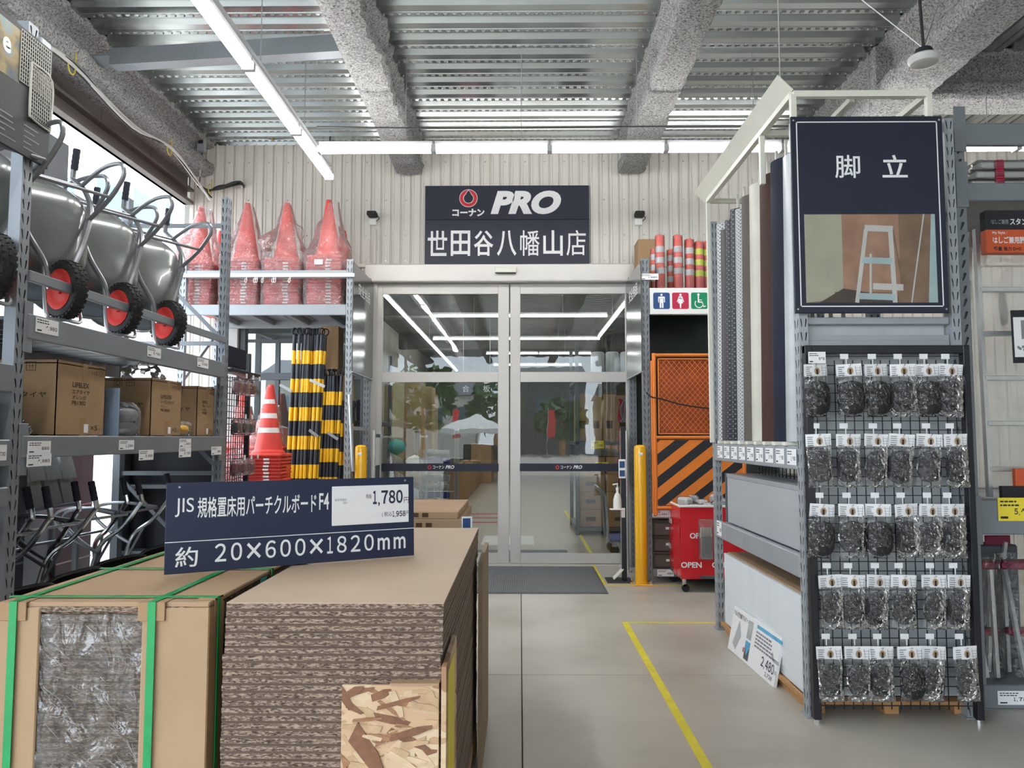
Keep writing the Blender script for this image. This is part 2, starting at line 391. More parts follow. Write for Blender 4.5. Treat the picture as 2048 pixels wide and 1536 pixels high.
def text(parent, s, x, y, w_=None, h=None, mt='ink', z=.001, bold=0, shear=0, M=None, name='lettering'):
    mb = MB(); put_text(mb, s, x, y, w_, h, z, bold, shear, M)
    return mb.build(name, mt, parent)
def face(org, ux, uy):
    ux = V(ux).normalized(); uy = V(uy).normalized(); M = Matrix((ux, uy, ux.cross(uy))).transposed().to_4x4(); M.translation = V(org); return M
def curve(pts, n=6):
    """catmull-rom through points"""
    pts = [V(p) for p in pts]; out = []
    for i in range(len(pts) - 1):
        a = pts[max(i - 1, 0)]; b = pts[i]; c = pts[i + 1]; d = pts[min(i + 2, len(pts) - 1)]
        for k in range(n):
            t = k / n; out.append(.5 * ((2 * b) + (c - a) * t + (2 * a - 5 * b + 4 * c - d) * t * t + (3 * b - a - 3 * c + d) * t ** 3))
    out.append(pts[-1]); return out
_cr = cos(PITCH); _sr = sin(PITCH)
def ray(px, py):
    x = (px - CX) / F; y = (CY - py) / F; yy = _cr - y * _sr; zz = _sr + y * _cr
    return V((x * cos(YAW) - yy * sin(YAW), x * sin(YAW) + yy * cos(YAW), zz))
def atY(px, py, Y): d = ray(px, py); return V((0, 0, CAMZ)) + d * (Y / d.y)
def atX(px, py, X): d = ray(px, py); return V((0, 0, CAMZ)) + d * (X / d.x)
def atZ(px, py, Z): d = ray(px, py); return V((0, 0, CAMZ)) + d * ((Z - CAMZ) / d.z)
def nth(k): return '%d%s' % (k, 'th' if 10 <= k % 100 <= 20 else {1: 'st', 2: 'nd', 3: 'rd'}.get(k % 10, 'th'))
ORD = ['first', 'second', 'third', 'fourth', 'fifth', 'sixth', 'seventh', 'eighth', 'ninth', 'tenth', 'eleventh', 'twelfth', 'thirteenth']
YW = 9.3          # wall face
ZC = 5.12         # deck soffit

# ================================================================== THE SETTING
fl = MB().box(-4.2, 9, -16, 9.34, -.08, -.012).build('floor', 'joint'); structure(fl)
xs = [-4.2, -3.99, .01, 4.01, 9]; ys = [-16, -11, -7, -3, 1, 5.0, 9.34]
for i in range(4):
    for j in range(6):
        MB().bbox(xs[i] + .003, xs[i + 1] - .003, ys[j] + .003, ys[j + 1] - .003, -.012, 0, .002).build('slab', 'floor', fl)
structure(MB().box(-60, -4.2, -60, 60, -.12, -.06).build('ground_outside', 'asphalt'))
structure(MB().box(-4.2, 60, -60, -16, -.12, -.06).build('ground_parking', 'asphalt'))

def ribbed(mb, x0, x1, z0, z1, Y, pitch=.122):
    """standing-rib steel cladding facing -Y"""
    xs_ = []; x = math.ceil(x0 / pitch) * pitch
    prof = [(x0, 0)]
    while x < x1 - .03:
        prof += [(x - .012, 0), (x - .006, .022), (x + .006, .022), (x + .012, 0), (x + .018, -.008), (x + .034, -.008), (x + .040, 0)]; x += pitch
    prof.append((x1, 0)); prof = [q for q in prof if x0 <= q[0] <= x1]
    mb.grid(lambda u, v: (prof[round(u * (len(prof) - 1))][0], Y + prof[round(u * (len(prof) - 1))][1], z0 + (z1 - z0) * v), len(prof) - 1, 1)
wl = MB()
ribbed(wl, -4.08, 9, 3.6, 5.2, YW); ribbed(wl, -4.08, -3.42, 0, 3.6, YW); ribbed(wl, -3.42, -1.86, 2.92, 3.6, YW); ribbed(wl, 1.46, 9, 0, 3.6, YW)
wl.box(-4.08, 9, YW + .05, YW + .12, 3.6, 5.2).box(-4.08, -3.42, YW + .05, YW + .12, 0, 3.6).box(-3.42, -1.86, YW + .05, YW + .12, 2.92, 3.6).box(1.46, 9, YW + .05, YW + .12, 0, 3.6)
wl = structure(wl.build('wall_back', 'wallm'))
sc = MB()
for i in range(-16, 30):
    for z in (3.66, 3.98, 4.42, 4.9): sc.lathe([(.011, 0), (.008, -.008)], 6, (i * .244 + .06, YW, z), 'y')
sc.build('screws', 'steel', wl, kind='stuff')
structure(MB().box(8.9, 9, -16, 9.3, 0, 5.2).build('wall_right', 'storewall'))
structure(MB().bbox(-4.08, 9, YW - .035, YW, 3.575, 3.62, .006).build('trim_1', 'wallm'))

# steel deck ceiling: trapezoid ribs across, row of dimples on every rib
dk = MB(); P = .28
def deckprof(Y0, Y1):
    out = []; y = Y0
    while y < Y1: out += [(y, 0), (y + .085, 0), (y + .09, .010), (y + .105, .010), (y + .11, 0), (y + .165, 0), (y + .195, .055), (y + .25, .055)]; y += P
    return out
pr = deckprof(-15.9, 9.3)
dk.grid(lambda u, v: (-4.25 + 8.05 * v, pr[round(u * (len(pr) - 1))][0], ZC + pr[round(u * (len(pr) - 1))][1]), len(pr) - 1, 1)
dk.box(-4.4, 9, -16, 9.4, ZC + .07, ZC + .2)
ce = structure(dk.build('ceiling', 'deck'))
dm = MB(); y = -15.9
while y < 9.3:
    if y > 3.5:
        x = -3.7
        while x < 3.7: dm.add([(x, y + .118, ZC), (x + .044, y + .118, ZC), (x + .044, y + .148, ZC), (x, y + .148, ZC), (x + .01, y + .126, ZC - .012), (x + .034, y + .126, ZC - .012), (x + .034, y + .14, ZC - .012), (x + .01, y + .14, ZC - .012)], [(4, 5, 6, 7), (0, 1, 5, 4), (1, 2, 6, 5), (2, 3, 7, 6), (3, 0, 4, 7)]); x += .078
    y += P
dm.build('dimples', 'deck', ce, kind='stuff')
dr = MB(); pr2 = deckprof(3.8, 9)
dr.grid(lambda u, v: (pr2[round(u * (len(pr2) - 1))][0], -16 + 25.3 * v, ZC + pr2[round(u * (len(pr2) - 1))][1]), len(pr2) - 1, 1)
dr.build('deck_bay', 'deck', ce)

def rockbeam(name, axis, c, half, zb, zt, s0, s1, fine, seed, web=.45, fl_=.14):
    """steel beam under sprayed rock wool: lumpy bottom flange, web, top flange"""
    zf = zb + fl_; prof = [(0, zb), (half * .55, zb), (half * .9, zb + .012), (half, zb + .05), (half, zf - .03), (half * .9, zf), (half * web + .03, zf + .03),
                           (half * web, zf + .08), (half * web, zt - .14), (half * web + .04, zt - .10), (half * .95, zt - .07), (half, zt)]
    full = []
    for i in range(len(prof) - 1):
        for k in range(3):
            t = k / 3; full.append((prof[i][0] * (1 - t) + prof[i + 1][0] * t, prof[i][1] * (1 - t) + prof[i + 1][1] * t))
    full.append(prof[-1]); loop = [(-a, b) for a, b in full[::-1]] + full[1:]
    ss = []; s = s0
    while s < s1: ss.append(s); s += .055 if fine[0] < s < fine[1] else .6
    ss.append(s1); n = len(ss) - 1; m = len(loop) - 1
    def fn(u, v):
        a, z = loop[round(v * m)]; s = ss[round(u * n)]
        q = V((a * 9 + seed, s * 9, z * 9)); d = noise.noise(q) * .016 + noise.noise(q * 2.7) * .010 + noise.noise(V((seed, s * 1.3, z))) * .014
        a2 = c + a * (1 + d * 1.6 / max(half, .1)) + d * .5; z2 = z + (d if z < zt - .02 else 0)
        return (a2, s, z2) if axis == 'y' else (s, a2, z2)
    mb = MB(); mb.grid(fn, n, m)
    mb.add([fn(1, j / m) for j in range(m + 1)], [tuple(range(m + 1))])
    return structure(mb.build(name, 'rock', smooth=True))
rockbeam('ceiling_beam', 'y', -1.35, .165, 4.70, ZC + .03, -15, 9.18, (4, 9.3), 1)
rockbeam('ceiling_beam', 'y', 1.35, .165, 4.70, ZC + .03, -15, 9.18, (4, 9.3), 5)
rockbeam('ceiling_beam', 'y', -4.02, .23, 4.72, ZC + .03, -15, 9.28, (4, 9.3), 9, .4, .16)
rockbeam('ceiling_beam', 'y', 3.54, .23, 4.62, ZC + .03, -15, 9.25, (4, 9.3), 13, .5, .18)
rockbeam('ceiling_beam', 'x', 7.25, .2, 4.66, ZC + .03, 3.7, 8.9, (3.6, 9), 17, .5, .18)
st = MB()
for dx in (-.16, .16): st.box(3.54 + dx - .1, 3.54 + dx + .1, 6.9, 7.0, 4.76, 5.1)
structure(st.build('ceiling_stiffener', 'rock'))
mb = MB(); a = atZ(228, 120, 4.86); b = atZ(690, 92, 4.86); mb.beam(a, b, .13, .15); mb.beam(a + V((-.3, .03, 0)), a + V((.02, 0, 0)), .2, .02)
structure(mb.build('ceiling_brace', 'rack'))
mb = MB()
mb.box(-4.14, -4.10, -15, 9.27, 4.36, 4.80).box(-4.14, -4.02, -15, 9.27, 4.36, 4.40).box(-4.14, -4.02, -15, 9.27, 4.52, 4.55).box(-4.4, -4.14, -15, 9.27, 4.72, 4.80)
for y in range(-14, 10): mb.box(-4.10, -4.09, y + .3, y + .34, 4.55, 4.8)
structure(mb.build('trim_2', 'browns'))

# entrance: header, jambs, two sliding leaves
YD = 9.24
hd = MB(); hd.bbox(-1.86, 1.46, YD - .14, YD + .06, 3.36, 3.575, .008)
hd.box(-1.86, 1.46, YD - .145, YD - .14, 3.375, 3.385)
hd.bbox(-1.86, -1.72, YD - .05, YD + .08, 0, 3.36, .006); hd.bbox(1.34, 1.46, YD - .05, YD + .08, 0, 3.36, .006)
hd.box(-1.86, 1.46, YD - .06, YD + .1, 0, .012)
df = structure(hd.build('trim_3', 'doorm'))
def leaf(name, x0, x1, y, lt):
    m_ = MB(); s0, s1 = (.075, .135) if lt else (.125, .09)
    m_.bbox(x0, x0 + s0, y - .025, y + .025, .02, 3.355, .005); m_.bbox(x1 - s1, x1, y - .025, y + .025, .02, 3.355, .005)
    for z0, z1 in ((.02, .135), (2.165, 2.285), (3.235, 3.355)): m_.box(x0 + s0, x1 - s1, y - .022, y + .022, z0, z1)
    d = structure(m_.build(name, 'doorm'))
    for z0, z1 in ((.135, 2.165), (2.285, 3.235)):
        MB().box(x0 + s0, x1 - s1, y - .004, y + .004, z0, z1).build('pane', 'glass', d)
    bx0, bx1 = x0 + s0 - .01, x1 - s1 + .01
    bd = MB().bbox(bx0, bx1, y - .032, y - .024, 1.10, 1.19, .002).build('push_band', 'navy', d)
    M = face(((bx0 + bx1) / 2 - .20 + (.06 if lt else -.02), y - .034, 1.122), (1, 0, 0), (0, 0, 1))
    text(d, 'コーナン', .065, .006, .135, .04, 'letter', 0, .015, 0, M); text(d, 'PRO', .215, .006, .105, .042, 'letter', 0, .03, .25, M)
    rg = MB(); rg.add([M @ V((.025 + r * cos(t) * .022, .024 + r * sin(t) * .024, 0)) for r in (1, .5) for t in [k * pi / 12 for k in range(24)]],
                      [(k, (k + 1) % 24, 24 + (k + 1) % 24, 24 + k) for k in range(24)])
    rg.build('emblem', 'inkred', d)
leaf('door_1', -1.735, -.130, YD, True); leaf('door_2', -.118, 1.36, YD + .0, False)
sn = thing('door_sensor', 'slim white motion sensor above the meeting of the sliding doors', 'sensor', (-.17, YD - .14, 3.49))
MB().bbox(-.13, .13, -.05, 0, -.03, .035, .008).build('housing', 'cream', sn); MB().box(-.12, .12, -.052, -.02, -.036, -.03).build('lens_strip', 'ink', sn)
# window beside the entrance
wn = MB(); x0, x1, z0, z1 = -3.42, -1.86, 0, 2.92; y = YW + .03
wn.bbox(x0, x0 + .08, y - .05, y + .05, z0, z1, .005).bbox(x1 - .07, x1, y - .05, y + .05, z0, z1, .005)
for z in (0, 2.2, 2.84): wn.box(x0 + .08, x1 - .07, y - .04, y + .04, z, z + .08)
for z in (2.66,): wn.box(x0 + .08, x1 - .07, y - .02, y + .02, z, z + .035)
wn.box(-2.98, -2.93, y - .03, y + .03, 0, 2.66)
wo = structure(wn.build('window_1', 'rackD'))
for a, b, c, d in ((x0 + .08, -2.98, .08, 2.2), (-2.93, x1 - .07, .08, 2.2), (x0 + .08, -2.98, 2.28, 2.66), (-2.93, x1 - .07, 2.28, 2.66), (x0 + .08, x1 - .07, 2.695, 2.84)):
    MB().box(a, b, y - .004, y + .004, c, d).build('pane', 'glassb', wo)
structure(MB().bbox(-3.62, -3.42, YW - .07, YW + .02, 0, 3.0, .006).build('trim_4', 'white'))

# store interior behind the doors
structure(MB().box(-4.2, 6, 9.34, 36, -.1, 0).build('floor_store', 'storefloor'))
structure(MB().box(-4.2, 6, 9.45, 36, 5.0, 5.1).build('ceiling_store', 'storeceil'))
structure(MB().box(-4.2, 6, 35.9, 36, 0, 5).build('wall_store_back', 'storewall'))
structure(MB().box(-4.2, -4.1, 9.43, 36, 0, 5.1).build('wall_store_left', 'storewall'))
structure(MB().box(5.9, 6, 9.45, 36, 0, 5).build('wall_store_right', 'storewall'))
mb = MB()
for x in (-2.3, 2.4): mb.box(x - .15, x + .15, 9.45, 35.9, 4.65, 5)
for y in (13, 19, 26): mb.box(-4.1, 5.9, y - .18, y + .18, 4.5, 5)
structure(mb.build('ceiling_joist', 'storeceil'))

# yellow floor tape and joints
def tapestrip(x0, x1, y0, y1, label): tag(MB().box(x0, x1, y0, y1, 0, .0015).build('floor_tape', 'tapey'), label, 'tape', 'yellow floor tape')
tapestrip(.828, .876, 2.5, 6.40, 'yellow tape line running along the open floor towards the camera')
tapestrip(.876, 1.60, 6.365, 6.40, 'yellow tape line crossing the floor to the sheet rack')
tapestrip(.835, .880, 7.98, 9.2, 'yellow tape line from the doormat edge to the sliding door')
tapestrip(.88, 1.75, 7.955, 7.99, 'yellow tape line crossing in front of the bollard and barrier rack')
tapestrip(.90, .945, 9.4, 16, 'yellow tape line on the store floor behind the glass door')
# doormats
dmt = thing('doormat', 'ribbed grey doormat lying in front of the sliding doors', 'doormat', (-.1, 8.35, 0))
MB().bbox(-.95, .95, -.82, .72, .0, .008, .003).build('edging', 'rackD', dmt)
mb = MB(); x = -.92
while x < .92: mb.box(x, x + .011, -.79, .69, .008, .013); x += .021
mb.build('ribs', 'matg', dmt)
tag(MB().bbox(-1.3, .62, 9.5, 10.35, 0, .012, .003).build('doormat', 'rackD'), 'dark doormat just inside the glass doors', 'doormat')

# ================================================================== CEILING LIGHTS, CABLES
def light(name, label, p, q, mt, group, w_=.09, rod=0):
    p = V(p); q = V(q); t = thing(name, label, 'light', (p + q) / 2, 0, group); c = (p + q) / 2
    d = (q - p).normalized(); p2 = p - c + d * .012; q2 = q - c - d * .012
    if rod: MB().tube([(0, 0, .07), (0, 0, rod)], .006, 6).build('hanging_rod', 'steel', t)
    MB().beam(p2 + V((0, 0, .052)), q2 + V((0, 0, .052)), w_ * .55, .05).build('housing', 'housing', t)
    MB().beam(p2, q2, w_ * .95, .034).build('tube', mt, t)
    for e in (p2, q2): MB().beam(e - d * .012, e + d * .012, w_ * .98, .06).build('end_cap', 'housing', t)
    return t
ps = [7.83 - 1.2 * i for i in range(12)]
for i in range(11):
    t = light('strip_light', 'white aisle strip light, %s in its row from the wall' % ORD[i], (-1.98, ps[i], 4.2), (-1.98, ps[i + 1], 4.2), 'tube', 'strip lights hung along the aisle')
    MB().tube([(0, -.35, .08), (0, -.35, ZC - 4.2)], .004, 6).build('hanging_rod', 'steel', t)
    MB().beam((0, -.6, .13), (0, .6, .13), .03, .03).build('rail', 'housing', t)
for i in range(8):
    x = -1.90 + 1.09 * i
    t = light('strip_light', 'white strip light along the wall, %s from the aisle row' % ORD[i], (x, 7.07, 4.2), (x + 1.09, 7.07, 4.2), 'tube', 'strip lights hung across the wall')
    mb = MB()
    mb.tube([(.28, 0, .08), (.28, 0, ZC - 4.2)], .004, 6); mb.build('hanging_rod', 'steel', t)
mb = MB(); mb.tube(curve([(-1.9, 7.0, 4.40), (-.5, 7.0, 4.38), (1.5, 7.0, 4.39), (4, 7.0, 4.38), (6.8, 7.0, 4.39)]), .007, 6)
tag(mb.build('power_cable', 'cable'), 'thin dark cable strung above the cross run of strip lights', 'cable')
n = 0
for (Y, xa, xb, xm) in ((17, -2.0, 1.95, -.05), (21, -2.4, 2.2, -.1), (24.7, -1.1, 2.3, .6), (28.6, -1.0, 2.3, .6), (12.6, -2.0, 1.9, 0), (10.7, -1.9, 1.9, 0)):
    for a, b in ((xa, xm), (xm, xb)):
        light('strip_light', 'strip light inside the store, %s cross row, %s half' % (ORD[n // 2], 'window-side' if n % 2 == 0 else 'carton-side'), (a, Y, 4.2), (b, Y, 4.2), 'tubei', 'strip lights inside the store', .07, .8); n += 1
for x, y0, y1, nm in ((-2.56, 12.2, 31, 'above the caged trolley'), (2.12, 14.6, 20.5, 'above the stacked cartons')):
    light('strip_light', 'long strip light inside the store ' + nm, (x, y0, 4.2), (x, y1, 4.2), 'tubei', 'strip lights inside the store', .07, .8)

def bundle(name, label, pts, nn, r, spread, mats, hooks=()):
    t = thing(name, label, 'cable', pts[0]); p0 = V(pts[0]); rnd = random.Random(len(pts) * 7 + nn)
    for k in range(nn):
        off = [V((rnd.uniform(-spread, spread), rnd.uniform(-spread, spread), rnd.uniform(-spread, spread))) for _ in pts]
        MB().tube(curve([V(p) - p0 + o for p, o in zip(pts, off)], 5), r, 5).build('cable', mats[k % len(mats)], t)
    for h in hooks:
        h = V(h) - p0; MB().tube([h + V((0, .05 * cos(a), .06 * sin(a))) for a in [R(q) for q in range(100, 400, 25)]] + [h + V((0, .05, .14))], .006, 6).build('hook', 'hook', t)
    return t
pts = [(-3.88, 2.0, 4.66), (-3.88, 3.5, 4.60), (-3.88, 4.6, 4.69), (-3.88, 5.4, 4.60), (-3.88, 6.2, 4.68), (-3.88, 7.2, 4.56), (-3.88, 8.0, 4.66), (-3.88, 8.7, 4.52), (-3.86, 9.1, 4.44)]
pts = [(-3.745, b_, c_ - .06) for a_, b_, c_ in pts]
bundle('cable_bundle', 'white and black cables sagging between yellow hooks under the outer beam', pts, 7, .010, .02, ['cablew', 'cablew', 'cable'], [(-3.745, 4.6, 4.60), (-3.745, 6.2, 4.59), (-3.745, 8.0, 4.57)])
a = atY(398, 372, 9.12); b = atY(440, 376, 9.12); c = atY(478, 366, 9.15)
bundle('cable_bundle', 'taped cable bundle bending into the cream wall near the window', [a, atY(415, 383, 9.12), b, c, c + V((0, .14, 0))], 7, .011, .022, ['cable', 'cable', 'cablew'], [atY(420, 378, 9.12)])
bundle('cable_bundle', 'thin cables running along the top of the cream wall', [atY(405, 276, 9.1), atY(470, 272, 9.1), atY(545, 276, 9.1), atY(620, 272, 9.1), atY(655, 268, 9.1), atY(662, 290, 9.1)], 3, .007, .012, ['cable', 'cablew'], [atY(413, 268, 9.1), atY(545, 270, 9.1)])
bundle('cable_bundle', 'cables dropping from the grey junction box beside the beam end', [atY(404, 300, 9.08), atY(402, 340, 9.08), atY(399, 372, 9.08)], 4, .008, .014, ['cable', 'cablew'])
jb = thing('junction_box', 'small grey junction box on the end of the outer beam', 'electrical box', atY(403, 292, 9.02))
MB().bbox(-.05, .05, -.03, .03, -.08, .08, .01).build('body', 'rackL', jb); MB().bbox(-.03, .03, -.034, -.03, .02, .06, .001).build('label_plate', 'ink', jb)
for px, nm in ((746, 'left'), (1277, 'right')):
    p = atY(px, 436, 9.27); t = thing('wall_sensor', 'small black sensor on a white box on the cream wall, %s of the store sign' % nm, 'sensor', p, 0, 'wall sensors beside the store sign')
    MB().bbox(-.045, .045, -.02, .03, -.09, -.01, .006).build('box', 'white', t); MB().bbox(-.055, .06, -.13, .0, .0, .055, .01).build('sensor_head', 'ink', t)
    MB().tube(curve([(.05, -.05, .02), (.08, -.02, -.01), (.03, 0, -.05)]), .005, 6).build('wire', 'ink', t)
mb = MB(); x = atY(746, 500, 9.27).x + .02; mb.tube([(x, 9.27, 4.05), (x, 9.27, 3.62), (x - .03, 9.18, 3.55), (x - .03, 9.16, .2)], .018, 8)
tag(mb.build('conduit', 'wallm'), 'thin cream conduit running down the wall beside the door frame', 'pipe')
# pendant high-bay lamp
t = thing('pendant_lamp', 'round pale pendant lamp with black heat sink hanging by a pole', 'lamp', atY(1848, 118, 5.0))
MB().lathe([(.0, -.035), (.06, -.04), (.085, -.032), (.10, -.01), (.098, .012), (.07, .028), (0, .03)], 28).build('lens', 'lamp', t, True)
MB().lathe([(.055, .026), (.055, .06), (.05, .068), (0, .068)], 12).build('heat_sink', 'ink', t)
MB().tube([(0, 0, .06), (-.02, .0, .55), (-.02, 0, 1.07)], .010, 8).build('pole', 'cable', t)
for q in ((-.75, .35, 1.05), (.42, .2, 1.05)): MB().tube([(0, 0, .075), q], .004, 6).build('guy_wire', 'steel', t)

# ================================================================== OUTSIDE
t = thing('building', 'white building with pale blue windows seen through the open side', 'building', (-14, 16, -.06))
MB().box(-14, 0, -12, 22, 0, 9).build('wall', 'bldg', t)
for px0, px1, y0, y1 in ((130, 146, 350, 400), (195, 243, 350, 520), (268, 312, 372, 470), (332, 342, 405, 470), (90, 118, 245, 262)):
    p = atX(px0, y0, -14); q = atX(px1, y1, -14)
    MB().box(.0, .03, p.y - 16, q.y - 16, q.z, p.z).build('window', 'bwin', t)
t = thing('event_tent', 'white pitched tent standing in the car park, mirrored in the glass door', 'tent', (-2.4, -24, -.06))
MB().add([(-1.8, -1.8, 2.0), (1.8, -1.8, 2.0), (1.8, 1.8, 2.0), (-1.8, 1.8, 2.0), (0, 0, 2.9), (-1.8, -1.8, 1.75), (1.8, -1.8, 1.75), (1.8, 1.8, 1.75), (-1.8, 1.8, 1.75)],
         [(0, 1, 4), (1, 2, 4), (2, 3, 4), (3, 0, 4), (0, 5, 6, 1), (1, 6, 7, 2), (2, 7, 8, 3), (3, 8, 5, 0)]).build('canopy', 'white', t)
for sx in (-1.75, 1.75):
    for sy in (-1.75, 1.75): MB().tube([(sx, sy, 0), (sx, sy, 1.9)], .02, 6).build('leg', 'steel', t)
rt = random.Random(3)
for i, (x, y, r, h, nm) in enumerate(((-7.4, -40, 2.6, 7.5, 'rounded'), (-2, -46, 2.4, 6.5, 'shorter'), (3.5, -47, 2.2, 5.0, 'low'), (-14.5, -47, 3.0, 6, 'wide'))):
    t = thing('tree', '%s green tree beyond the car park, mirrored in the glass door' % nm, 'tree', (x, y, -.06), 0, 'trees beyond the car park')
    MB().tube([(0, 0, 0), (.1, 0, h * .4), (0, .1, h * .7)], [.22, .17, .1], 8).build('trunk', 'wood', t)
    mb = MB()
    for k in range(260):
        d = V((rt.gauss(0, 1), rt.gauss(0, 1), rt.gauss(0, .8))).normalized() * rt.uniform(.55, 1) ** .5
        c = V((d.x * r, d.y * r, h * .62 + d.z * h * .36)); s = rt.uniform(.3, .6)
        a = V((rt.uniform(-1, 1), rt.uniform(-1, 1), rt.uniform(-.5, .5))).normalized() * s; b = V((rt.uniform(-1, 1), rt.uniform(-1, 1), rt.uniform(-1, 1))).normalized() * s
        mb.add([c - a, c - b, c + a, c + b], [(0, 1, 2, 3)])
    mb.build('crown', 'leaf', t, kind='stuff')
for x, nm in ((-3.9, 'beside the tent'), (1.6, 'further along the car park')):
    t = thing('banner_flag', 'tall red banner flag %s' % nm, 'flag', (x, -26, -.06), 0, 'red banners in the car park')
    MB().tube([(0, 0, 0), (0, 0, 3.3)], .015, 6).build('pole', 'steel', t); MB().box(.02, .45, -.004, .004, 1.5, 3.2).build('cloth', 'inkred', t)

for i, (x, wd, h, c) in enumerate(((-19, 9, 7.5, 'storewall'), (-8, 8, 5.5, 'wallm'), (2, 8, 6.8, 'rackD'), (12, 9, 5.2, 'tan'), (23, 10, 7, 'storewall'))):
    t = thing('house', '%s house far beyond the car park, mirrored faintly in the glass' % ['tall grey', 'low cream', 'dark', 'tan', 'wide grey'][i], 'house', (x, -56, -.06), 0, 'houses beyond the car park')
    MB().box(-wd / 2, wd / 2, -4, 4, 0, h).build('wall', c, t)
    MB().add([(-wd / 2 - .3, -4.4, h), (wd / 2 + .3, -4.4, h), (wd / 2 + .3, 4.4, h), (-wd / 2 - .3, 4.4, h), (-wd / 2, 0, h + 1.6), (wd / 2, 0, h + 1.6)], [(0, 1, 5, 4), (2, 3, 4, 5), (0, 4, 3), (1, 2, 5), (3, 2, 1, 0)]).build('roof', 'rackD', t)
    for k in range(3): MB().box(-wd / 2 + .8 + k * wd / 3, -wd / 2 + 2.2 + k * wd / 3, 4, 4.05, h * .55, h * .55 + 1.3).build('window', 'bwin', t)

# ================================================================== FOREGROUND STACKS
# open stack of chipboards
X0, X1, Y0, Y1, ZT = -.808, -.210, 2.145, 3.90, 1.048
pal = thing('pallet', 'wooden pallet under the open stack of chipboards', 'pallet', (X0, Y0, 0))
for i in range(5): MB().bbox(X0 + i * .13, X0 + i * .13 + .075, Y0 + .02, Y1 - .02, .085, .108, .003).build('deck_plank', 'wood', pal, world=True)
for i in range(3): MB().bbox(X0 + .0, X1, Y0 + .05 + i * .78, Y0 + .14 + i * .78, 0, .085, .003).build('bearer', 'wood', pal, world=True)
bm_ = MB(); L_ = Y1 - Y0; W_ = X1 - X0
bm_.box(0, W_, 0, L_, .0035, .0160, 0); bm_.m[3] = bm_.m[5] = 2; bm_.box(.0008, W_ - .0008, .0012, L_, .0, .0035, 1); bm_.box(.0008, W_ - .0008, .0012, L_, .0160, .0192, 1)
bmesh_board = bm_.mesh('particle_board', ['pb_edge', 'pb_skin', 'pb_side'])
bt = MB(); bt.box(0, W_, 0, L_, .0035, .0165, 0); bt.m[3] = bt.m[5] = 3; bt.box(0, W_, 0, L_, .0, .0035, 1); bt.box(0, W_, 0, L_, .0165, .0195, 2)
topm = bt.mesh('particle_board', ['pb_edge', 'pb_skin', 'pb_top', 'pb_side']); nb = 47
for i in range(nb):
    o = link('particle_board', topm if i == nb - 1 else bmesh_board)
    o.location = (X0 + random.uniform(-.0015, .0015) - (.006 if i < 40 else 0), Y0 + random.uniform(-.0015, .0015), .108 + i * .020)
    tag(o, 'topmost tan chipboard lying flat on the open stack' if i == nb - 1 else 'brown chipboard in the open stack, %s from the top' % nth(nb - i), 'board', 'chipboards in the open stack')
# OSB corner guard
g = thing('corner_guard', 'flaky strand-board guard at the front corner of the open chipboard stack', 'corner guard', (-.48, Y0 - .012, 0))
MB().bbox(0, .262, -.014, -.001, 0, .835, .001).build('front_panel', 'osb', g)
MB().bbox(.268, .282, -.016, .32, 0, .885, .001).build('side_panel', 'osb', g)
fp = [c for c in g.children if c.name.startswith('front_panel')][0]; rr = random.Random(21)
for k in range(110):
    l = rr.uniform(.035, .12); wd = rr.uniform(.009, .022); an = rr.choice([0, 0, .2, -.3, 3.0, -1.0, .5, -.6]) + rr.uniform(-.25, .25); cx_ = rr.uniform(.0, .26); cz_ = rr.uniform(.35, .83)
    q = [(-l / 2, -wd * .4), (l * .1, -wd * .55), (l / 2, -wd * .3), (l * .55, wd * .2), (l * .2, wd * .5), (-l * .45, wd * .45)]
    pts = [(cx_ + a * cos(an) - b * sin(an), cz_ + a * sin(an) + b * cos(an)) for a, b in q]; pts = [(min(.261, max(.001, a)), min(.834, max(.02, b))) for a, b in pts]; y_ = -.0143 - .00004 * k
    MB().add([(a, y_, b) for a, b in pts] + [(a, y_ + .0012, b) for a, b in pts], [tuple(range(6)), (0, 1, 7, 6), (1, 2, 8, 7), (2, 3, 9, 8), (3, 4, 10, 9), (4, 5, 11, 10), (5, 0, 6, 11)]).build('flake', rr.choice(['flakeA', 'flakeB', 'flakeC', 'flakeC', 'flakeD', 'flakeD', 'flakeD']), fp)
MB().add([(.02, -.0185, .69), (.045, -.0185, .74), (.10, -.0185, .66), (.115, -.0185, .62), (.085, -.0185, .61)] + [(.02, -.014, .69), (.045, -.014, .74), (.10, -.014, .66), (.115, -.014, .62), (.085, -.014, .61)], [(0, 1, 2, 3, 4), (0, 1, 6, 5), (1, 2, 7, 6), (2, 3, 8, 7), (3, 4, 9, 8), (4, 0, 5, 9)]).build('flake', 'flakeB', fp)
MB().box(.130, .262, -.02, .02, .836, .842).build('top_lip', 'cardL', g)
MB().box(.2825, .2835, .03, .23, .45, .86).build('sticker', 'ytag', g)
t = tag(MB().bbox(-.192, -.172, 3.58, 4.25, 0, .93, .001).build('plywood_panel', 'ply'), 'thin plywood panel standing against the far side of the chipboard stack', 'panel')

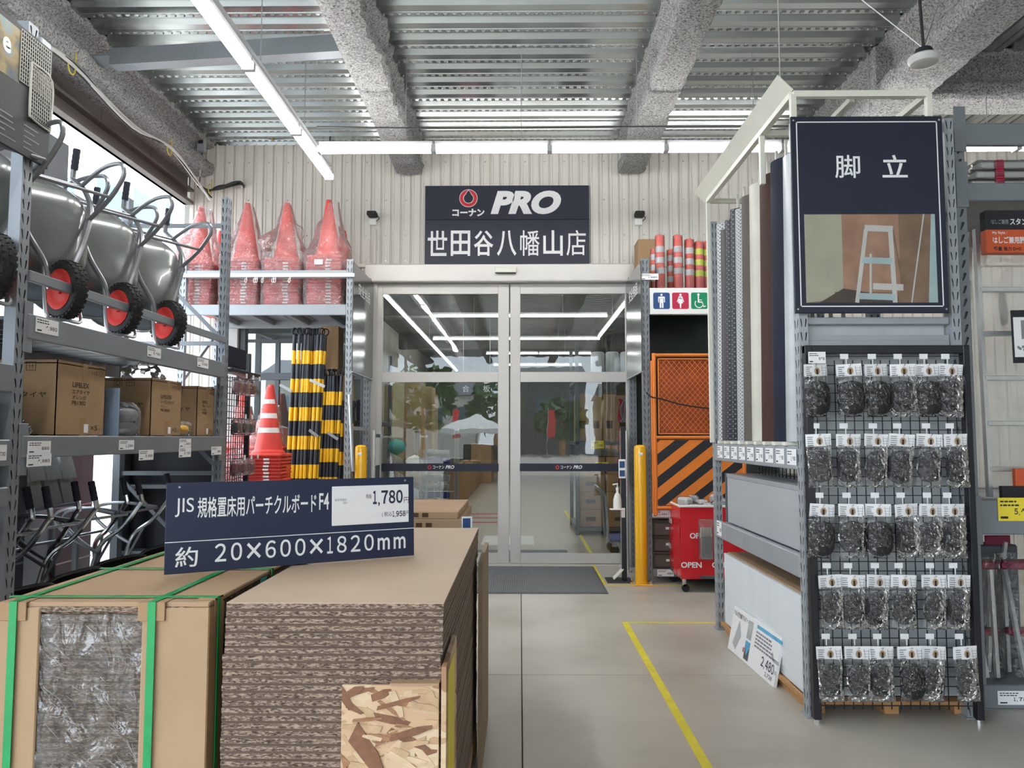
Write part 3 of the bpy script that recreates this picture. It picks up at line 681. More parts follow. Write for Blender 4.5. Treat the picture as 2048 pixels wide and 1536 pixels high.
# shrink-wrapped pallet of boards
x0, x1, y0, y1 = -1.445, -.865, 2.165, 3.98
pw = thing('wrapped_pallet', 'strapped pallet of boards in cardboard and clear film with green straps', 'pallet load', (x0, y0, 0))
wb = MB(); wb.box(.012, x1 - x0 - .012, .012, y1 - y0 - .012, .0035, .016, 0); wb.box(.013, x1 - x0 - .013, .013, y1 - y0 - .013, .0005, .0035, 1); wb.box(.013, x1 - x0 - .013, .013, y1 - y0 - .013, .016, .0195, 1); wbm = wb.mesh('board', ['pb_edge', 'pb_skin'])
MB().bbox(0, x1 - x0, 0, y1 - y0, 0, .11, .004).build('pallet_base', 'wood', pw)
for i in range(45):
    o = link('board', wbm, pw); o.location = (random.uniform(-.002, .002), random.uniform(-.002, .002), .112 + i * .0203)
zt = 1.030
MB().bbox(-.004, x1 - x0 + .004, -.004, .56, zt, zt + .014, .003).bbox(0, x1 - x0, .56, y1 - y0, zt, zt + .011, .003).build('cover_sheet', 'cardL', pw)
MB().box(.06, x1 - x0 - .05, -.005, .2, zt - .012, zt + .002).build('cover_edge', 'pb_edge', pw)
for a, b in ((-.006, .115), (.40, x1 - x0 + .006)): MB().bbox(a, b, -.008, .004, .02, zt, .003).build('corner_wrap', 'cardL', pw)
MB().bbox(x1 - x0, x1 - x0 + .007, -.008, .10, .02, zt, .003).build('corner_wrap', 'card', pw)
MB().grid(lambda u, v: (.11 + .295 * u, -.002 + .006 * noise.noise(V((u * 5, v * 16, 1))), .03 + (zt - .05) * v), 40, 90).build('wrap_film', 'filmw', pw, True)
rf = random.Random(11); fc = MB()
for k in range(130):   # creases standing off the film
    u = rf.uniform(.12, .39); z = rf.uniform(.30, .98) if k % 3 else rf.uniform(.6, .95); l = rf.uniform(.02, .09); an = R(rf.choice([-38, -32, -45, -25, -50]) + rf.uniform(-14, 14))
    a = V((u, -.006, z)); b = a + V((cos(an) * l, rf.uniform(-.003, .001), sin(an) * l)); b.x = min(.40, max(.112, b.x))
    n_ = V((-sin(an), 0, cos(an))) * rf.uniform(.0006, .0022)
    fc.add([a - n_, b, a + n_ + V((0, -.004, 0))], [(0, 1, 2)])
fc.build('film_creases', 'crease', pw, kind='stuff')
MB().grid(lambda u, v: (x1 - x0 + .004 + .006 * noise.noise(V((u * 14, v * 12, 4))), .10 + (y1 - y0 - .1) * u, .03 + (zt - .04) * v), 60, 30).build('side_film', 'filmw', pw, True)
def strapx(xc, w_=.022):
    m_ = MB(); m_.box(xc - w_ / 2, xc + w_ / 2, -.017, -.0145, .02, zt + .016); m_.box(xc - w_ / 2, xc + w_ / 2, -.017, y1 - y0, zt + .016, zt + .018); m_.build('strap', 'strap', pw)
strapx(.045); strapx(.43)
def strapy(yc, w_=.016):
    m_ = MB(); m_.box(-.005, x1 - x0 + .012, yc - w_ / 2, yc + w_ / 2, zt + .0185, zt + .0205); m_.box(x1 - x0 + .0095, x1 - x0 + .012, yc - w_ / 2, yc + w_ / 2, .02, zt + .0205); m_.build('strap', 'strap', pw)
strapy(.05); strapy(.52)
for xc in (.045, .43):
    MB().bbox(xc - .04, xc + .035, -.0135, -.008, zt - .035, zt + .0145, .001).bbox(xc - .04, xc + .035, -.0135, .045, zt + .0142, zt + .0158, .0005).build('edge_protector', 'card', pw)
MB().bbox(x1 - x0 - .04, x1 - x0 + .0092, .025, .085, zt + .0142, zt + .0182, .0005).bbox(x1 - x0 + .007, x1 - x0 + .0092, .025, .085, zt - .03, zt + .0182, .0005).build('edge_protector', 'card', pw)
nt_ = MB().bbox(x1 - x0 + .0105, x1 - x0 + .0125, .14, .36, zt - .20, zt - .012, .0003).build('paper_note', 'paper', pw)
M = face((x1 - x0 + .0135, .15, zt - .20), (0, 1, 0), (0, 0, 1))
text(nt_, 'お客さまへ', .05, .155, .11, .02, 'inkred', 0, .01, 0, M)
pm = MB()
for k in range(4):
    z = .125 - k * .028
    for q in range(7): pm.add([M @ V((.01 + q * .027 + a, z + b, 0)) for a, b in ((0, 0), (.021, 0), (.021, .009), (0, .009))], [(0, 1, 2, 3)])
pm.build('print', 'inkgrey', nt_)
MB().bbox(x1 - x0 + .0105, x1 - x0 + .0125, .40, .46, zt - .04, zt + .004, .0003).build('sticker', 'teal', pw)

# navy price board standing across both stacks
pL = atZ(328, 1150, 1.052); pR = atZ(828, 1110, 1.052); pL.z = pR.z = 1.052
s_ = flat('price_board', 'navy price board reading 20×600×1820mm standing on the two stacks', 'sign', pL, pR - pL, (-.02, .04, 1))
bw = (pR - pL).length; bh = .298
MB().bbox(0, bw, 0, bh, -.005, 0, .001).build('panel', 'navy2', s_)
MB().box(0, bw, .102, .1045, 0, .0006).build('rule', 'letter', s_)
text(s_, 'JIS', .028, .185, .058, .062, 'letter', bold=.0)
text(s_, '規格置床用パーチクルボード', .098, .178, .40, .070, 'letter', bold=.012)
text(s_, 'F4', .508, .188, .036, .060, 'letter', bold=.01)
text(s_, '約', .032, .020, .070, .066, 'letter', bold=.01)
run(s_, '20×600×1820mm', .155, .030, bw - .19, .060, 'letter', bold=.012, gap=.30)
pc = MB().bbox(.555, bw - .022, .128, .270, 0, .003, .0008).build('price_card', 'paper', s_)
xp = .555
run(pc, '1,780', xp + .155, .200, .118, .050, 'inkn', .0035, .03, gap=.1); text(pc, '円', xp + .278, .200, .020, .022, 'inkn', .0035)
text(pc, '( 税込', xp + .19, .150, .04, .020, 'inkn', .0035); run(pc, '1,958', xp + .232, .150, .052, .021, 'inkn', .0035, .03, gap=.1); text(pc, '円 )', xp + .286, .150, .022, .020, 'inkn', .0035)
text(pc, '税抜', xp + .128, .222, .022, .016, 'inkn', .0035); text(pc, '2002', xp + .04, .206, .016, .007, 'inkgrey', .0035)
text(pc, '厨房用置床', xp + .01, .216, .045, .009, 'inkgrey', .0035)
MB().lathe([(.004, 0), (.003, .002)], 10, (.04, .283, 0)).build('rivet', 'steel', s_); MB().lathe([(.004, 0), (.003, .002)], 10, (bw - .035, .285, 0)).build('rivet', 'steel', s_)
MB().add([(bw * .45, .0, -.005), (bw * .55, .0, -.005), (bw * .5, .2, -.006), (bw * .5, .0, -.10)], [(0, 2, 3), (1, 3, 2), (0, 3, 1), (0, 1, 2)]).build('back_prop', 'card', s_)
# flat cartons behind
cp = thing('pallet', 'wooden pallet under the flat cartons behind the chipboard stack', 'pallet', (-1.1, 4.32, 0))
MB().bbox(0, .78, 0, .95, .08, .11, .004).build('deck', 'wood', cp)
for i in range(3): MB().bbox(.02 + i * .33, .10 + i * .33, .0, .95, 0, .08, .004).build('bearer', 'wood', cp)
def carton(name, label, x0, x1, y0, y1, z0, z1, mt='card', group=None, tapes=True, flute=True):
    t = thing(name, label, 'carton', ((x0 + x1) / 2, (y0 + y1) / 2, z0), 0, group); a, b, h = (x1 - x0) / 2, (y1 - y0) / 2, z1 - z0
    MB().bbox(-a, a, -b, b, 0, h, .004).build('box', mt, t)
    if tapes: MB().box(-.025, .025, -b - .001, b + .001, h - .06, h + .001).build('packing_tape', 'tape', t)
    return t
for i, (z0, z1, dx) in enumerate(((.11, .45, 0), (.45, .78, .01), (.78, .99, 0), (.99, 1.045, .01), (1.045, 1.085, -.01))):
    t = carton('flat_carton', 'brown carton in the pile behind the chipboards, %s from the top' % ORD[4 - i], -1.08 + dx, -.335 + dx, 4.34, 5.2, z0, z1, 'cardL', 'cartons piled behind the chipboards', False)
    if i >= 3:
        M = face((-.1, -.4305, .01), (1, 0, 0), (0, 0, 1)); pm = MB()
        for q in range(3): pm.add([M @ V((q * .055 + .16 + a, b, 0)) for a, b in ((0, 0), (.035, 0), (.035, .024), (0, .024))], [(0, 1, 2, 3)])
        pm.build('print', 'inkbr', t)
t = flat('small_sign', 'small blue and white sign propped beside the flat cartons', 'sign', (-.325, 4.33, .93), (1, .3, 0), (0, 0, 1))
MB().bbox(0, .06, 0, .13, -.004, 0, .0005).build('panel', 'paper', t); MB().box(.006, .05, .01, .12, 0, .0008).build('print', 'sblue', t)
MB().box(-.012, .0, 0, .02, -.02, 0).build('clip', 'ink', t)

# ================================================================== RACKING
def upright(parent, x, y, z1, wx=.06, wy=.08, perf=('+x',), mt='rack', name='upright', z0=0):
    """C-section post centred on x,y; perforated on the listed faces"""
    m_ = MB(); a, b = wx / 2, wy / 2; H_ = z1 - z0
    def q(p): m_.add(p, [(0, 1, 2, 3)])
    F_ = {'+x': ((x + a, y - b, z0), (0, 1, 0), wy), '-x': ((x - a, y + b, z0), (0, -1, 0), wy), '-y': ((x - a, y - b, z0), (1, 0, 0), wx), '+y': ((x + a, y + b, z0), (-1, 0, 0), wx)}
    for k, (o_, u, wd) in F_.items():
        if k in perf: m_.perf(o_, u, (0, 0, 1), wd, H_)
        else: o_ = V(o_); u = V(u); q([o_, o_ + u * wd, o_ + u * wd + V((0, 0, H_)), o_ + V((0, 0, H_))])
    m_.add([(x - a, y - b, z1), (x + a, y - b, z1), (x + a, y + b, z1), (x - a, y + b, z1)], [(0, 1, 2, 3)])
    m_.box(x - a + .012, x + a - .012, y - b + .012, y + b - .012, z0, z1 - .01, 1)
    m_.box(x - a - .015, x + a + .015, y - b - .015, y + b + .015, z0, z0 + .006)
    return m_.build(name, [mt, 'rackD'], parent, world=True)

TAGN = [0]
def price_tag(label, org, ux, uy, w_, h, price='', mt='paper', group='shelf price cards', seed=0, name='price_tag'):
    t = flat(name, label, 'price tag', org, ux, uy, group)
    MB().box(0, w_, 0, h, .001, .0028).build('card', mt, t)
    rr = random.Random(seed + TAGN[0]); TAGN[0] += 1; pm = MB()
    for k in range(2):
        x = .06 * w_
        while x < .5 * w_:
            l = rr.uniform(.05, .12) * w_; z = h * (.80 - k * .16)
            pm.add([(x, z, .0031), (x + l, z, .0031), (x + l, z + .07 * h, .0031), (x, z + .07 * h, .0031)], [(0, 1, 2, 3)]); x += l + .02 * w_
    x = .06 * w_
    pm.add([(x, .1 * h, .0031), (x + .2 * w_, .1 * h, .0031), (x + .2 * w_, .2 * h, .0031), (x, .2 * h, .0031)], [(0, 1, 2, 3)])
    if price: put_run(pm, price, w_ * .93 - min(.5 * w_, .11 * w_ * len(price)), h * .28, min(.5 * w_, .11 * w_ * len(price)), h * .26, .0031, .03)
    pm.build('print', 'ink', t, kind='stuff'); return t

# ---- left rack along the aisle
XF, XB = -2.50, -3.42
YA, YB = 3.80, 6.50; ZS1, ZS2 = 2.13, 1.51
lr = thing('steel_rack', 'grey steel rack along the open side holding wheelbarrows and tyre cartons', 'rack', (XF - .46, (YA + YB) / 2, 0))
for y, zt_, mt in ((YA, 3.62, 'rack'), (YB, 3.56, 'rack')):
    upright(lr, XF - .03, y, zt_, .06, .08, ('+x', '-y') if y == YB else ('+x',), mt); upright(lr, XB + .03, y, zt_, .06, .08, ('-x',), mt)
    for z in (.3, 1.2, 2.3, 3.32): MB().beam((XF - .06, y, z), (XB + .06, y, z), .025, .035).build('side_brace', 'rack', lr, world=True)
    for z in (.3, 1.2, 2.3): MB().beam((XF - .06, y, z + .05), (XB + .06, y, z + .85), .02, .03).build('diagonal_brace', 'rack', lr, world=True)
for z, hh in ((ZS1, .13), (ZS2, .115)):
    for x in (XF - .012, XB + .012): MB().bbox(x - .022, x + .022, YA + .04, YB - .04, z - hh, z, .006).build('shelf_beam', 'rack', lr, world=True)
    n_ = 13
    for i in range(n_):
        y = YA + .06 + i * (YB - YA - .12) / n_; MB().box(XB + .035, XF - .035, y, y + .17, z - .03, z - .012).build('shelf_slat', 'rackD', lr, world=True)
    for y, s in ((YA + .04, 1), (YB - .04, -1)): MB().bbox(XF, XF + .006, min(y, y + s * .05) - .02, max(y, y + s * .05) , z - .20, z + .06, .002).build('beam_end_plate', 'rack', lr, world=True)
MB().bbox(XF - .015, XF + .012, YA + .04, YB - .04, 2.295, 2.35, .004).build('guard_rail', 'rack', lr, world=True)
for z in (3.2, 3.34): pass
MB().bbox(XB - .02, XB + .02, YA + .04, YB - .04, 3.22, 3.36, .006).build('back_beam', 'rack', lr, world=True)
MB().box(XB - .16, XB - .05, YA - .1, 5.75, 3.3, 3.74).build('back_panel', 'rackD', lr, world=True)
# near bay, only its far edge in view
nr = thing('steel_rack', 'grey rack bay nearest the camera at the picture edge, holding pipe clamps', 'rack', (XF - .46, 3.0, 0))
yn0, yn1 = 1.6, YA - .045
upright(nr, XF - .03, yn0, 3.62); upright(nr, XB + .03, yn0, 3.62)
for z, hh in ((1.86, .14), (1.49, .13), (1.26, .10), (.55, .12), (2.42, .10)):
    MB().bbox(XF - .034, XF + .008, yn0 + .04, yn1, z - hh, z, .006).build('shelf_beam', 'rack', nr, world=True)
    MB().box(XB + .03, XF - .035, yn0 + .04, yn1, z - .03, z - .012).build('shelf_deck', 'rackD', nr, world=True)
    MB().bbox(XB - .01, XB + .03, yn0 + .04, yn1, z - hh, z, .006).build('shelf_beam', 'rack', nr, world=True)
for k, z in enumerate((.56, .735, .91)):
    t = thing('orange_box', 'orange carton at the picture edge, %s of its stack' % ['lowest', 'middle', 'topmost'][k], 'carton', (-2.72, 3.52, z), 0, 'orange cartons in the near bay')
    MB().bbox(-.17, .17, -.2, .2, 0, .17, .005).build('box', 'obox', t); MB().box(.1705, .1712, -.2, .2, .07, .09).build('seam', 'ink', t)
t = thing('blue_bin', 'blue plastic bin below the pipe clamps at the picture edge', 'bin', (-2.72, 3.5, 1.262))
MB().bbox(-.18, .18, -.22, .22, 0, .10, .01).build('body', 'blue', t)
t = thing('pipe_clamp_bin', 'grey open bin of scaffold clamps at the picture edge', 'bin', (-2.70, 3.5, 1.492))
m_ = MB(); m_.box(-.16, .16, -.2, .2, 0, .02); m_.box(-.16, .16, .185, .2, 0, .18); m_.box(-.16, -.145, -.2, .2, 0, .2); m_.box(.145, .16, -.2, .2, 0, .1); m_.build('body', 'rackL', t)
for k in range(4):
    y = -.12 + k * .075
    c_ = thing('pipe_clamp', 'galvanised scaffold clamp in the grey open bin, %s from the camera' % ORD[k], 'clamp', (-2.66, 3.5 + y, 1.545), 0, 'scaffold clamps in the bin')
    MB().lathe([(.045, -.03), (.045, .03), (.036, .03), (.036, -.03), (.045, -.03)], 18, (0, 0, .04), 'y', caps=False).build('ring', 'steel', c_, True); MB().bbox(-.02, .02, -.02, .02, .08, .11, .003).build('bolt', 'chrome', c_)
price_tag('white price card on the near bay at the picture edge', (XF + .0095, 3.60, 1.39), (0, 1, 0), (0, 0, 1), .12, .075, '730')
# poster on the near post
po = flat('product_poster', 'dark poster of a wire garden shelf clipped to the near rack post', 'poster', (-2.47, 3.06, 2.90), (0, 1, 0), (0, 0, 1))
pwid, phei = .86, .64
MB().bbox(0, pwid, 0, phei, -.012, 0, .004).build('panel', 'posterb', po)
MB().box(.0, .60, .34, phei - .03, 0, .001).build('photo', 'poster', po)
text(po, 'e', .47, .45, .06, .075, 'letter', .002, .03)
nm_ = MB()
for k in range(15): nm_.beam((.60 + k * .017, .36, .004), (.60 + k * .017, .62, .004), .003, .003)
for k in range(14): nm_.beam((.60, .36 + k * .02, .004), (.84, .36 + k * .02, .004), .003, .003)
for k in range(14): nm_.beam((.68, .22 + k * .02, .009), (.845, .21 + k * .02, .009), .003, .003)
for k in range(10): nm_.beam((.685 + k * .017, .22, .009), (.685 + k * .017, .48, .009), .003, .003)
nm_.build('wire_net_print', 'p5', po, kind='stuff')
MB().tube(curve([(.68, .49, .006), (.68, .24, .006), (.70, .21, .006), (.83, .20, .006), (.85, .22, .006), (.85, .47, .006), (.68, .49, .006)], 4), .006, 6).build('net_frame', 'p5', po)
pm = MB(); rr = random.Random(2)
for k in range(10):
    x = .45 + (k % 2) * .2; z = .04 + (k // 2) * .028; pm.box(x, x + rr.uniform(.06, .15), z, z + .008, 0, .0012)
pm.build('print', 'inkgrey', po, kind='stuff')
MB().bbox(pwid - .08, pwid + .005, phei - .14, phei + .04, -.055, -.013, .006).build('bracket', 'rackL', po)

# tyre cartons on the second shelf
def tyre_carton(label, ya, yb, h, xf, lines, nums, depth=.38):
    t = thing('tyre_carton', label, 'carton', (xf - depth / 2, (ya + yb) / 2, ZS2 + .001), 0, 'tyre cartons on the shelf'); a, b = depth / 2, (yb - ya) / 2
    m_ = MB(); m_.box(-a, a, -b, -b + .005, 0, h).box(-a, a, b - .005, b, 0, h).box(-a, -a + .005, -b, b, 0, h).box(a - .005, a, -b, b, 0, h).box(-a, a, -b, b, 0, .005).box(-a, a, -b, b, h - .02, h - .015)
    m_.build('box', 'card', t)
    MB().box(-a + .01, a - .01, b - .002, b + .03, h - .004, h + .0).build('flap', 'cardL', t)
    MB().box(a, a + .001, .0, .05, h - .10, h).build('packing_tape', 'tape', t); MB().box(a, a + .001, -.01, .05, 0, .10).build('packing_tape', 'tape', t)
    M = face((a + .0015, -b, 0), (0, 1, 0), (0, 0, 1)); wd = yb - ya; pm = MB()
    z = h * .66
    for s, sw, sh in lines: put_text(pm, s, wd * .30, z, wd * sw, h * sh, 0, .022, 0, M); z -= h * (sh + .018)
    put_text(pm, '×5', wd * .70, h * .07, wd * .15, h * .075, 0, .02, 0, M); put_text(pm, '入り', wd * .87, h * .075, wd * .10, h * .04, 0, 0, 0, M)
    put_text(pm, '=10', wd * .68, h * .86, wd * .13, h * .055, 0, 0, 0, M)
    M2 = face((-a, -b - .0015, 0), (1, 0, 0), (0, 0, 1))
    def rect(MM, x, z, w2, h2, th=.003):
        for p in ((x, x + w2, z, z + th), (x, x + w2, z + h2 - th, z + h2), (x, x + th, z, z + h2), (x + w2 - th, x + w2, z, z + h2)):
            pm.add([MM @ V((p[0], p[2], 0)), MM @ V((p[1], p[2], 0)), MM @ V((p[1], p[3], 0)), MM @ V((p[0], p[3], 0))], [(0, 1, 2, 3)])
    for MM, x in ((M2, depth * .28), (M2, depth * .52), (M, wd * .84)):
        rect(MM, x, h * .855, .055, .05); put_text(pm, '↑↑' if x == depth * .52 else '○', x + .013, h * .87, .03, .028, 0, 0, 0, MM)
    put_text(pm, 'タイヤ', depth * .45, h * .5, depth * .4, h * .08, 0, .01, 0, M2)
    pm.build('print', 'inkbr', t)
    MB().box(a + .0015, a + .002, wd * .06, wd * .15, h * .04, h * .16).build('barcode_label', 'paper', t)
    return t
tyre_carton('large open tyre carton printed PR1302 nearest the rack post', 4.17, 4.66, .415, -2.53, [('LIFELEX', .34, .07), ('エアタイヤ', .36, .06), ('オレンジ', .28, .055), ('PR1302', .28, .055)], 0, .36)
tyre_carton('middle tyre carton with a grey bagged tyre in front', 5.25, 5.72, .40, -2.53, [('LIFELEX', .34, .07), ('ノーパンクタイヤ', .44, .06), ('グレー', .22, .045), ('PR1302A', .30, .05)], 0, .36)
tyre_carton('tyre carton at the far end of the shelf beside a yellow tyre', 6.10, 6.44, .40, -2.57, [('LIFELEX', .30, .06), ('軽量ノーパンクタイヤ', .48, .055), ('イエロー', .24, .045), ('PR1302Y', .26, .045)], 0, .36)
tag(MB().bbox(-2.95, -2.515, 4.79, 4.81, ZS2 + .001, ZS2 + .30, .002).build('shelf_divider', 'blue'), 'blue grey shelf divider standing between two tyre cartons', 'divider')
def bagged_tyre(label, loc, mt, n_=2):
    t = thing('bagged_tyre', label, 'tyre', loc, .3)
    for k in range(n_):
        MB().lathe([(.085 + .042 * cos(a), .045 + .09 * k + .042 * sin(a)) for a in [i * pi / 6 for i in range(13)]], 22, caps=False).build('tyre', mt, t, True)
    def fn(u, v):
        a = u * 2 * pi; z = v * (.10 * n_ + .02); r = .14 + .012 * noise.noise(V((cos(a) * 3, sin(a) * 3, z * 18))) - .05 * max(0, v - .85) / .15
        return (r * cos(a), r * sin(a), z)
    m_ = MB(); m_.grid(fn, 36, 10); m_.add([fn(i / 36, 1) for i in range(36)], [tuple(range(36))]); m_.build('bag', 'film', t, True)
bagged_tyre('two grey tyres in clear bags stacked on the shelf edge', (-2.64, 5.02, ZS2 + .002), 'rackL')
bagged_tyre('yellow tyre in a clear bag leaning by the far carton', (-2.68, 5.90, ZS2 + .002), 'yband', 1)
def loose_bag(label, c, s):
    m_ = MB()
    def fn(u, v):
        a = u * 2 * pi; b = v * pi / 2; q = V((cos(a) * cos(b), sin(a) * cos(b), sin(b))); d = 1 + .35 * noise.noise(q * 3 + V(c))
        return (q.x * s[0] * d, q.y * s[1] * d, q.z * s[2] * d)
    m_.grid(fn, 24, 10); o = m_.build('plastic_bag', 'film', None, True); o.location = c; tag(o, label, 'bag', 'loose clear bags on the tyre shelf')
loose_bag('crumpled clear bag in front of the large tyre carton', (-2.68, 4.03, ZS2 + .002), (.11, .09, .09))
loose_bag('crumpled clear bag spilling from the middle tyre carton', (-2.70, 5.46, ZS2 + .39), (.14, .13, .13))
for i, (px, py, pw_, ph_, pr_, X, nm) in enumerate(((54, 908, 46, 25, '880', 0, 'reading 880 under the large tyre carton'), (52, 934, 49, 25, '4,980', 0, 'on the lower shelf edge under the card reading 880'), (237, 900, 30, 19, '1,290', 0, 'reading 1,290 under the grey bagged tyres'),
        (277, 921, 29, 20, '5,980', 0, 'low on the tyre shelf beside the card reading 1,290'), (358, 895, 23, 17, '1,680', 0, 'under the yellow tyre'), (357, 915, 24, 19, '5,480', 0, 'low on the shelf below the yellow tyre'), (422, 910, 20, 16, '980', 0, 'under the far tyre carton'),
        (70, 663, 46, 30, '4,980', 0, 'below the nearest wheelbarrow wheel'), (294, 712, 27, 20, '5,480', 0, 'below the second wheelbarrow wheel'), (394, 733, 22, 18, '6,980', 0, 'below the third wheelbarrow wheel'))):
    p = atX(px, py, XF + .0105); q = atX(px + pw_, py, XF + .0105); hgt = ph_ / F * p.y * 1.03
    price_tag('white price card ' + nm, p, (0, 1, 0), (0, 0, 1), q.y - p.y, hgt, pr_)

# ---- wheelbarrows
def make_barrow(label, traymat, zk=1.0):
    t = thing('wheelbarrow', label, 'wheelbarrow')
    def sec(k, n_=40):
        # loops from rim (k=0) to bottom (k=1)
        x = [-.16, -.15, -.06, .04, .12, .17, .19][k]; hw = [.335, .325, .31, .29, .265, .225, .15][k]; z0 = [.20, .205, .23, .26, .30, .345, .42][k]; z1 = [1.0, .99, .95, .90, .845, .79, .70][k]
        z0 *= zk; z1 *= zk; out = []
        for i in range(n_):
            a = 2 * pi * i / n_; c, s = cos(a), sin(a); e = .5
            out.append((x, hw * math.copysign(abs(c) ** e, c), (z0 + z1) / 2 + (z1 - z0) / 2 * math.copysign(abs(s) ** e, s)))
        return out
    m_ = MB(); n_ = 40; vs = []
    for k in range(7): vs += sec(k)
    vs += [(q[0] - .008, q[1] * .985, (q[2] - .6) * .985 + .6) for k in range(6, -1, -1) for q in sec(k)]
    fs = [(k * n_ + i, k * n_ + (i + 1) % n_, (k + 1) * n_ + (i + 1) % n_, (k + 1) * n_ + i) for k in range(6) for i in range(n_)]
    fs += [(k * n_ + i, k * n_ + (i + 1) % n_, (k + 1) * n_ + (i + 1) % n_, (k + 1) * n_ + i) for k in range(7, 13) for i in range(n_)]
    fs += [tuple(6 * n_ + i for i in range(n_)), tuple(7 * n_ + i for i in range(n_))[::-1]]
    m_.add(vs, fs); m_.build('tray', traymat, t, True)
    rim = sec(0); MB().tube([V(q) + V((0, 0, 0)) for q in rim] + [V(rim[0])], .011, 6, False).build('rim', traymat, t, True)
    for s in (-1, 1):
        MB().tube(curve([(.30, s * .075, .19), (.27, s * .085, .34), (.235, s * .16, .50), (.20, s * .235, .72), (.06, s * .285, .90 if zk == 1 else .84), (-.07, s * .30, 1.0), (-.09, s * .30, 1.04), (-.05, s * .30, 1.19)], 5), .0165, 8).build('handle_tube', 'tubegrey' if traymat == 'tray' else 'chrome', t, True)
        m_ = MB(); a = V((-.078, s * .30, 1.075)); b = V((-.05, s * .30, 1.205)); pts = [a + (b - a) * (k / 8) for k in range(9)]; m_.tube(pts, [.021 + .002 * (k % 2) for k in range(9)], 10); m_.build('grip', 'grip', t, True)
        MB().tube(curve([(.20, s * .21, .66), (.38, s * .225, .76), (.50, s * .23, .86), (.52, s * .23, .92), (.47, s * .235, .97), (.28, s * .25, .985), (.02, s * .285, .94)], 5), .0135, 8).build('leg', 'tubegrey', t, True)
        MB().tube([(.235, s * .16, .50), (.12, s * .27, .80)], .010, 6).build('stay', 'tubegrey', t, True)
    MB().tube([(.40, -.228, .775), (.40, .228, .775)], .011, 8).build('cross_bar', 'tubegrey', t, True)
    MB().tube([(.02, -.285, .935), (.02, .285, .935)], .010, 8).build('cross_bar', 'tubegrey', t, True)
    MB().tube(curve([(.27, -.085, .34), (.30, -.095, .12), (.33, -.09, .015), (.345, 0, .012), (.33, .09, .015), (.30, .095, .12), (.27, .085, .34)], 5), .011, 8).build('nose_guard', 'steel', t, True)
    m_ = MB(); m_.lathe([(.108, -.018), (.112, -.034), (.128, -.04), (.152, -.036), (.165, -.02), (.168, 0), (.165, .02), (.152, .036), (.128, .04), (.112, .034), (.108, .018)], 40, (.33, 0, .185), 'y', caps=False)
    for i in range(30):
        for s in (-1, 0, 1):
            a = 2 * pi * (i + .5 * (s != 0)) / 30; c = V((.33 + .166 * cos(a) * (1 if s == 0 else .965), s * .026, .185 + .166 * sin(a) * (1 if s == 0 else .965))); d = V((cos(a), 0, sin(a))); tt = V((-sin(a), 0, cos(a)))
            m_.beam(c - d * .004, c + d * .006, .017, .02, tt)
    ty = m_.build('tyre', 'rubber', t, True)
    m_ = MB(); m_.lathe([(.0, -.040), (.022, -.040), (.026, -.026), (.05, -.020), (.085, -.026), (.108, -.040), (.116, -.040), (.112, -.02), (.085, 0), (.112, .02), (.116, .040), (.108, .040), (.085, .026), (.05, .020), (.026, .026), (.022, .040), (0, .040)], 32, (.33, 0, .185), 'y', caps=False)
    m_.build('rim_disc', 'red', t, True)
    MB().tube([(.33, -.10, .185), (.33, .10, .185)], .010, 8).build('axle', 'steel', t); return t
b0 = make_barrow('grey wheelbarrow with red wheel on the upper shelf, mostly behind the near post', 'tray')
RZB = R(-28)
tops = [('grey wheelbarrow with red wheel on the upper shelf, mostly behind the near post', 3.66), ('grey wheelbarrow on the upper shelf, next to the near post', 4.27), ('grey wheelbarrow in the middle of the upper shelf', 4.90), ('grey wheelbarrow at the far end of the upper shelf', 5.55)]
for i, (lb, y) in enumerate(tops):
    o = b0 if i == 0 else copytree(b0); o['label'] = lb; o['group'] = 'wheelbarrows stood on end on the upper shelf'
    o.location = (-2.86, y + .17, ZS1 + .001); o.rotation_euler = (0, R(-3), RZB)
b1 = make_barrow('x', 'trayB', .66)
for i, (y, nm) in enumerate(((4.30, 'nearest the post'), (4.85, 'second from the post'), (5.40, 'third from the post'), (5.95, 'furthest from the post'))):
    o = b1 if i == 0 else copytree(b1); o['label'] = 'black wheelbarrow stood on end on the floor under the tyre shelf, ' + nm; o['group'] = 'wheelbarrows on the floor'
    o.location = (-2.90, y, 0.002); o.rotation_euler = (0, R(2), R(180 - 12 + 7 * (i % 2)))
# grey blocks and added dark panels at the back of the bottom bay
st_ = thing('block_stand', 'grey metal stand behind the floor wheelbarrows carrying pale blocks', 'stand', (-3.72, 5.95, 0))
MB().bbox(-.12, .12, -.46, .40, .95, .98, .004).build('top', 'rack', st_)
for a in (-.1, .1):
    for b in (-.42, .36): MB().bbox(a - .02, a + .02, b - .02, b + .02, 0, .95, .003).build('leg', 'rack', st_)
MB().box(-.11, -.10, -.44, .38, .3, .95).build('back_sheet', 'steel', st_)
for r_ in range(2):
    for k in range(4):
        o = MB(); o.add([(-.1, 0, 0), (.1, 0, 0), (.1, .19, 0), (-.1, .19, 0), (-.1, -.0, .19), (.06, -.0, .19), (.06, .16, .19), (-.1, .16, .19)], [(3, 2, 1, 0), (4, 5, 6, 7), (0, 1, 5, 4), (1, 2, 6, 5), (2, 3, 7, 6), (3, 0, 4, 7)])
        o = o.build('concrete_block', 'concrete'); o.location = (-3.72 - .01 * r_, 5.51 + k * .205, .981 + r_ * .192)
        tag(o, 'pale grey concrete block in the %s row behind the floor wheelbarrows, %s from the post' % (['lower', 'upper'][r_], ORD[k]), 'block', 'concrete blocks behind the wheelbarrows')
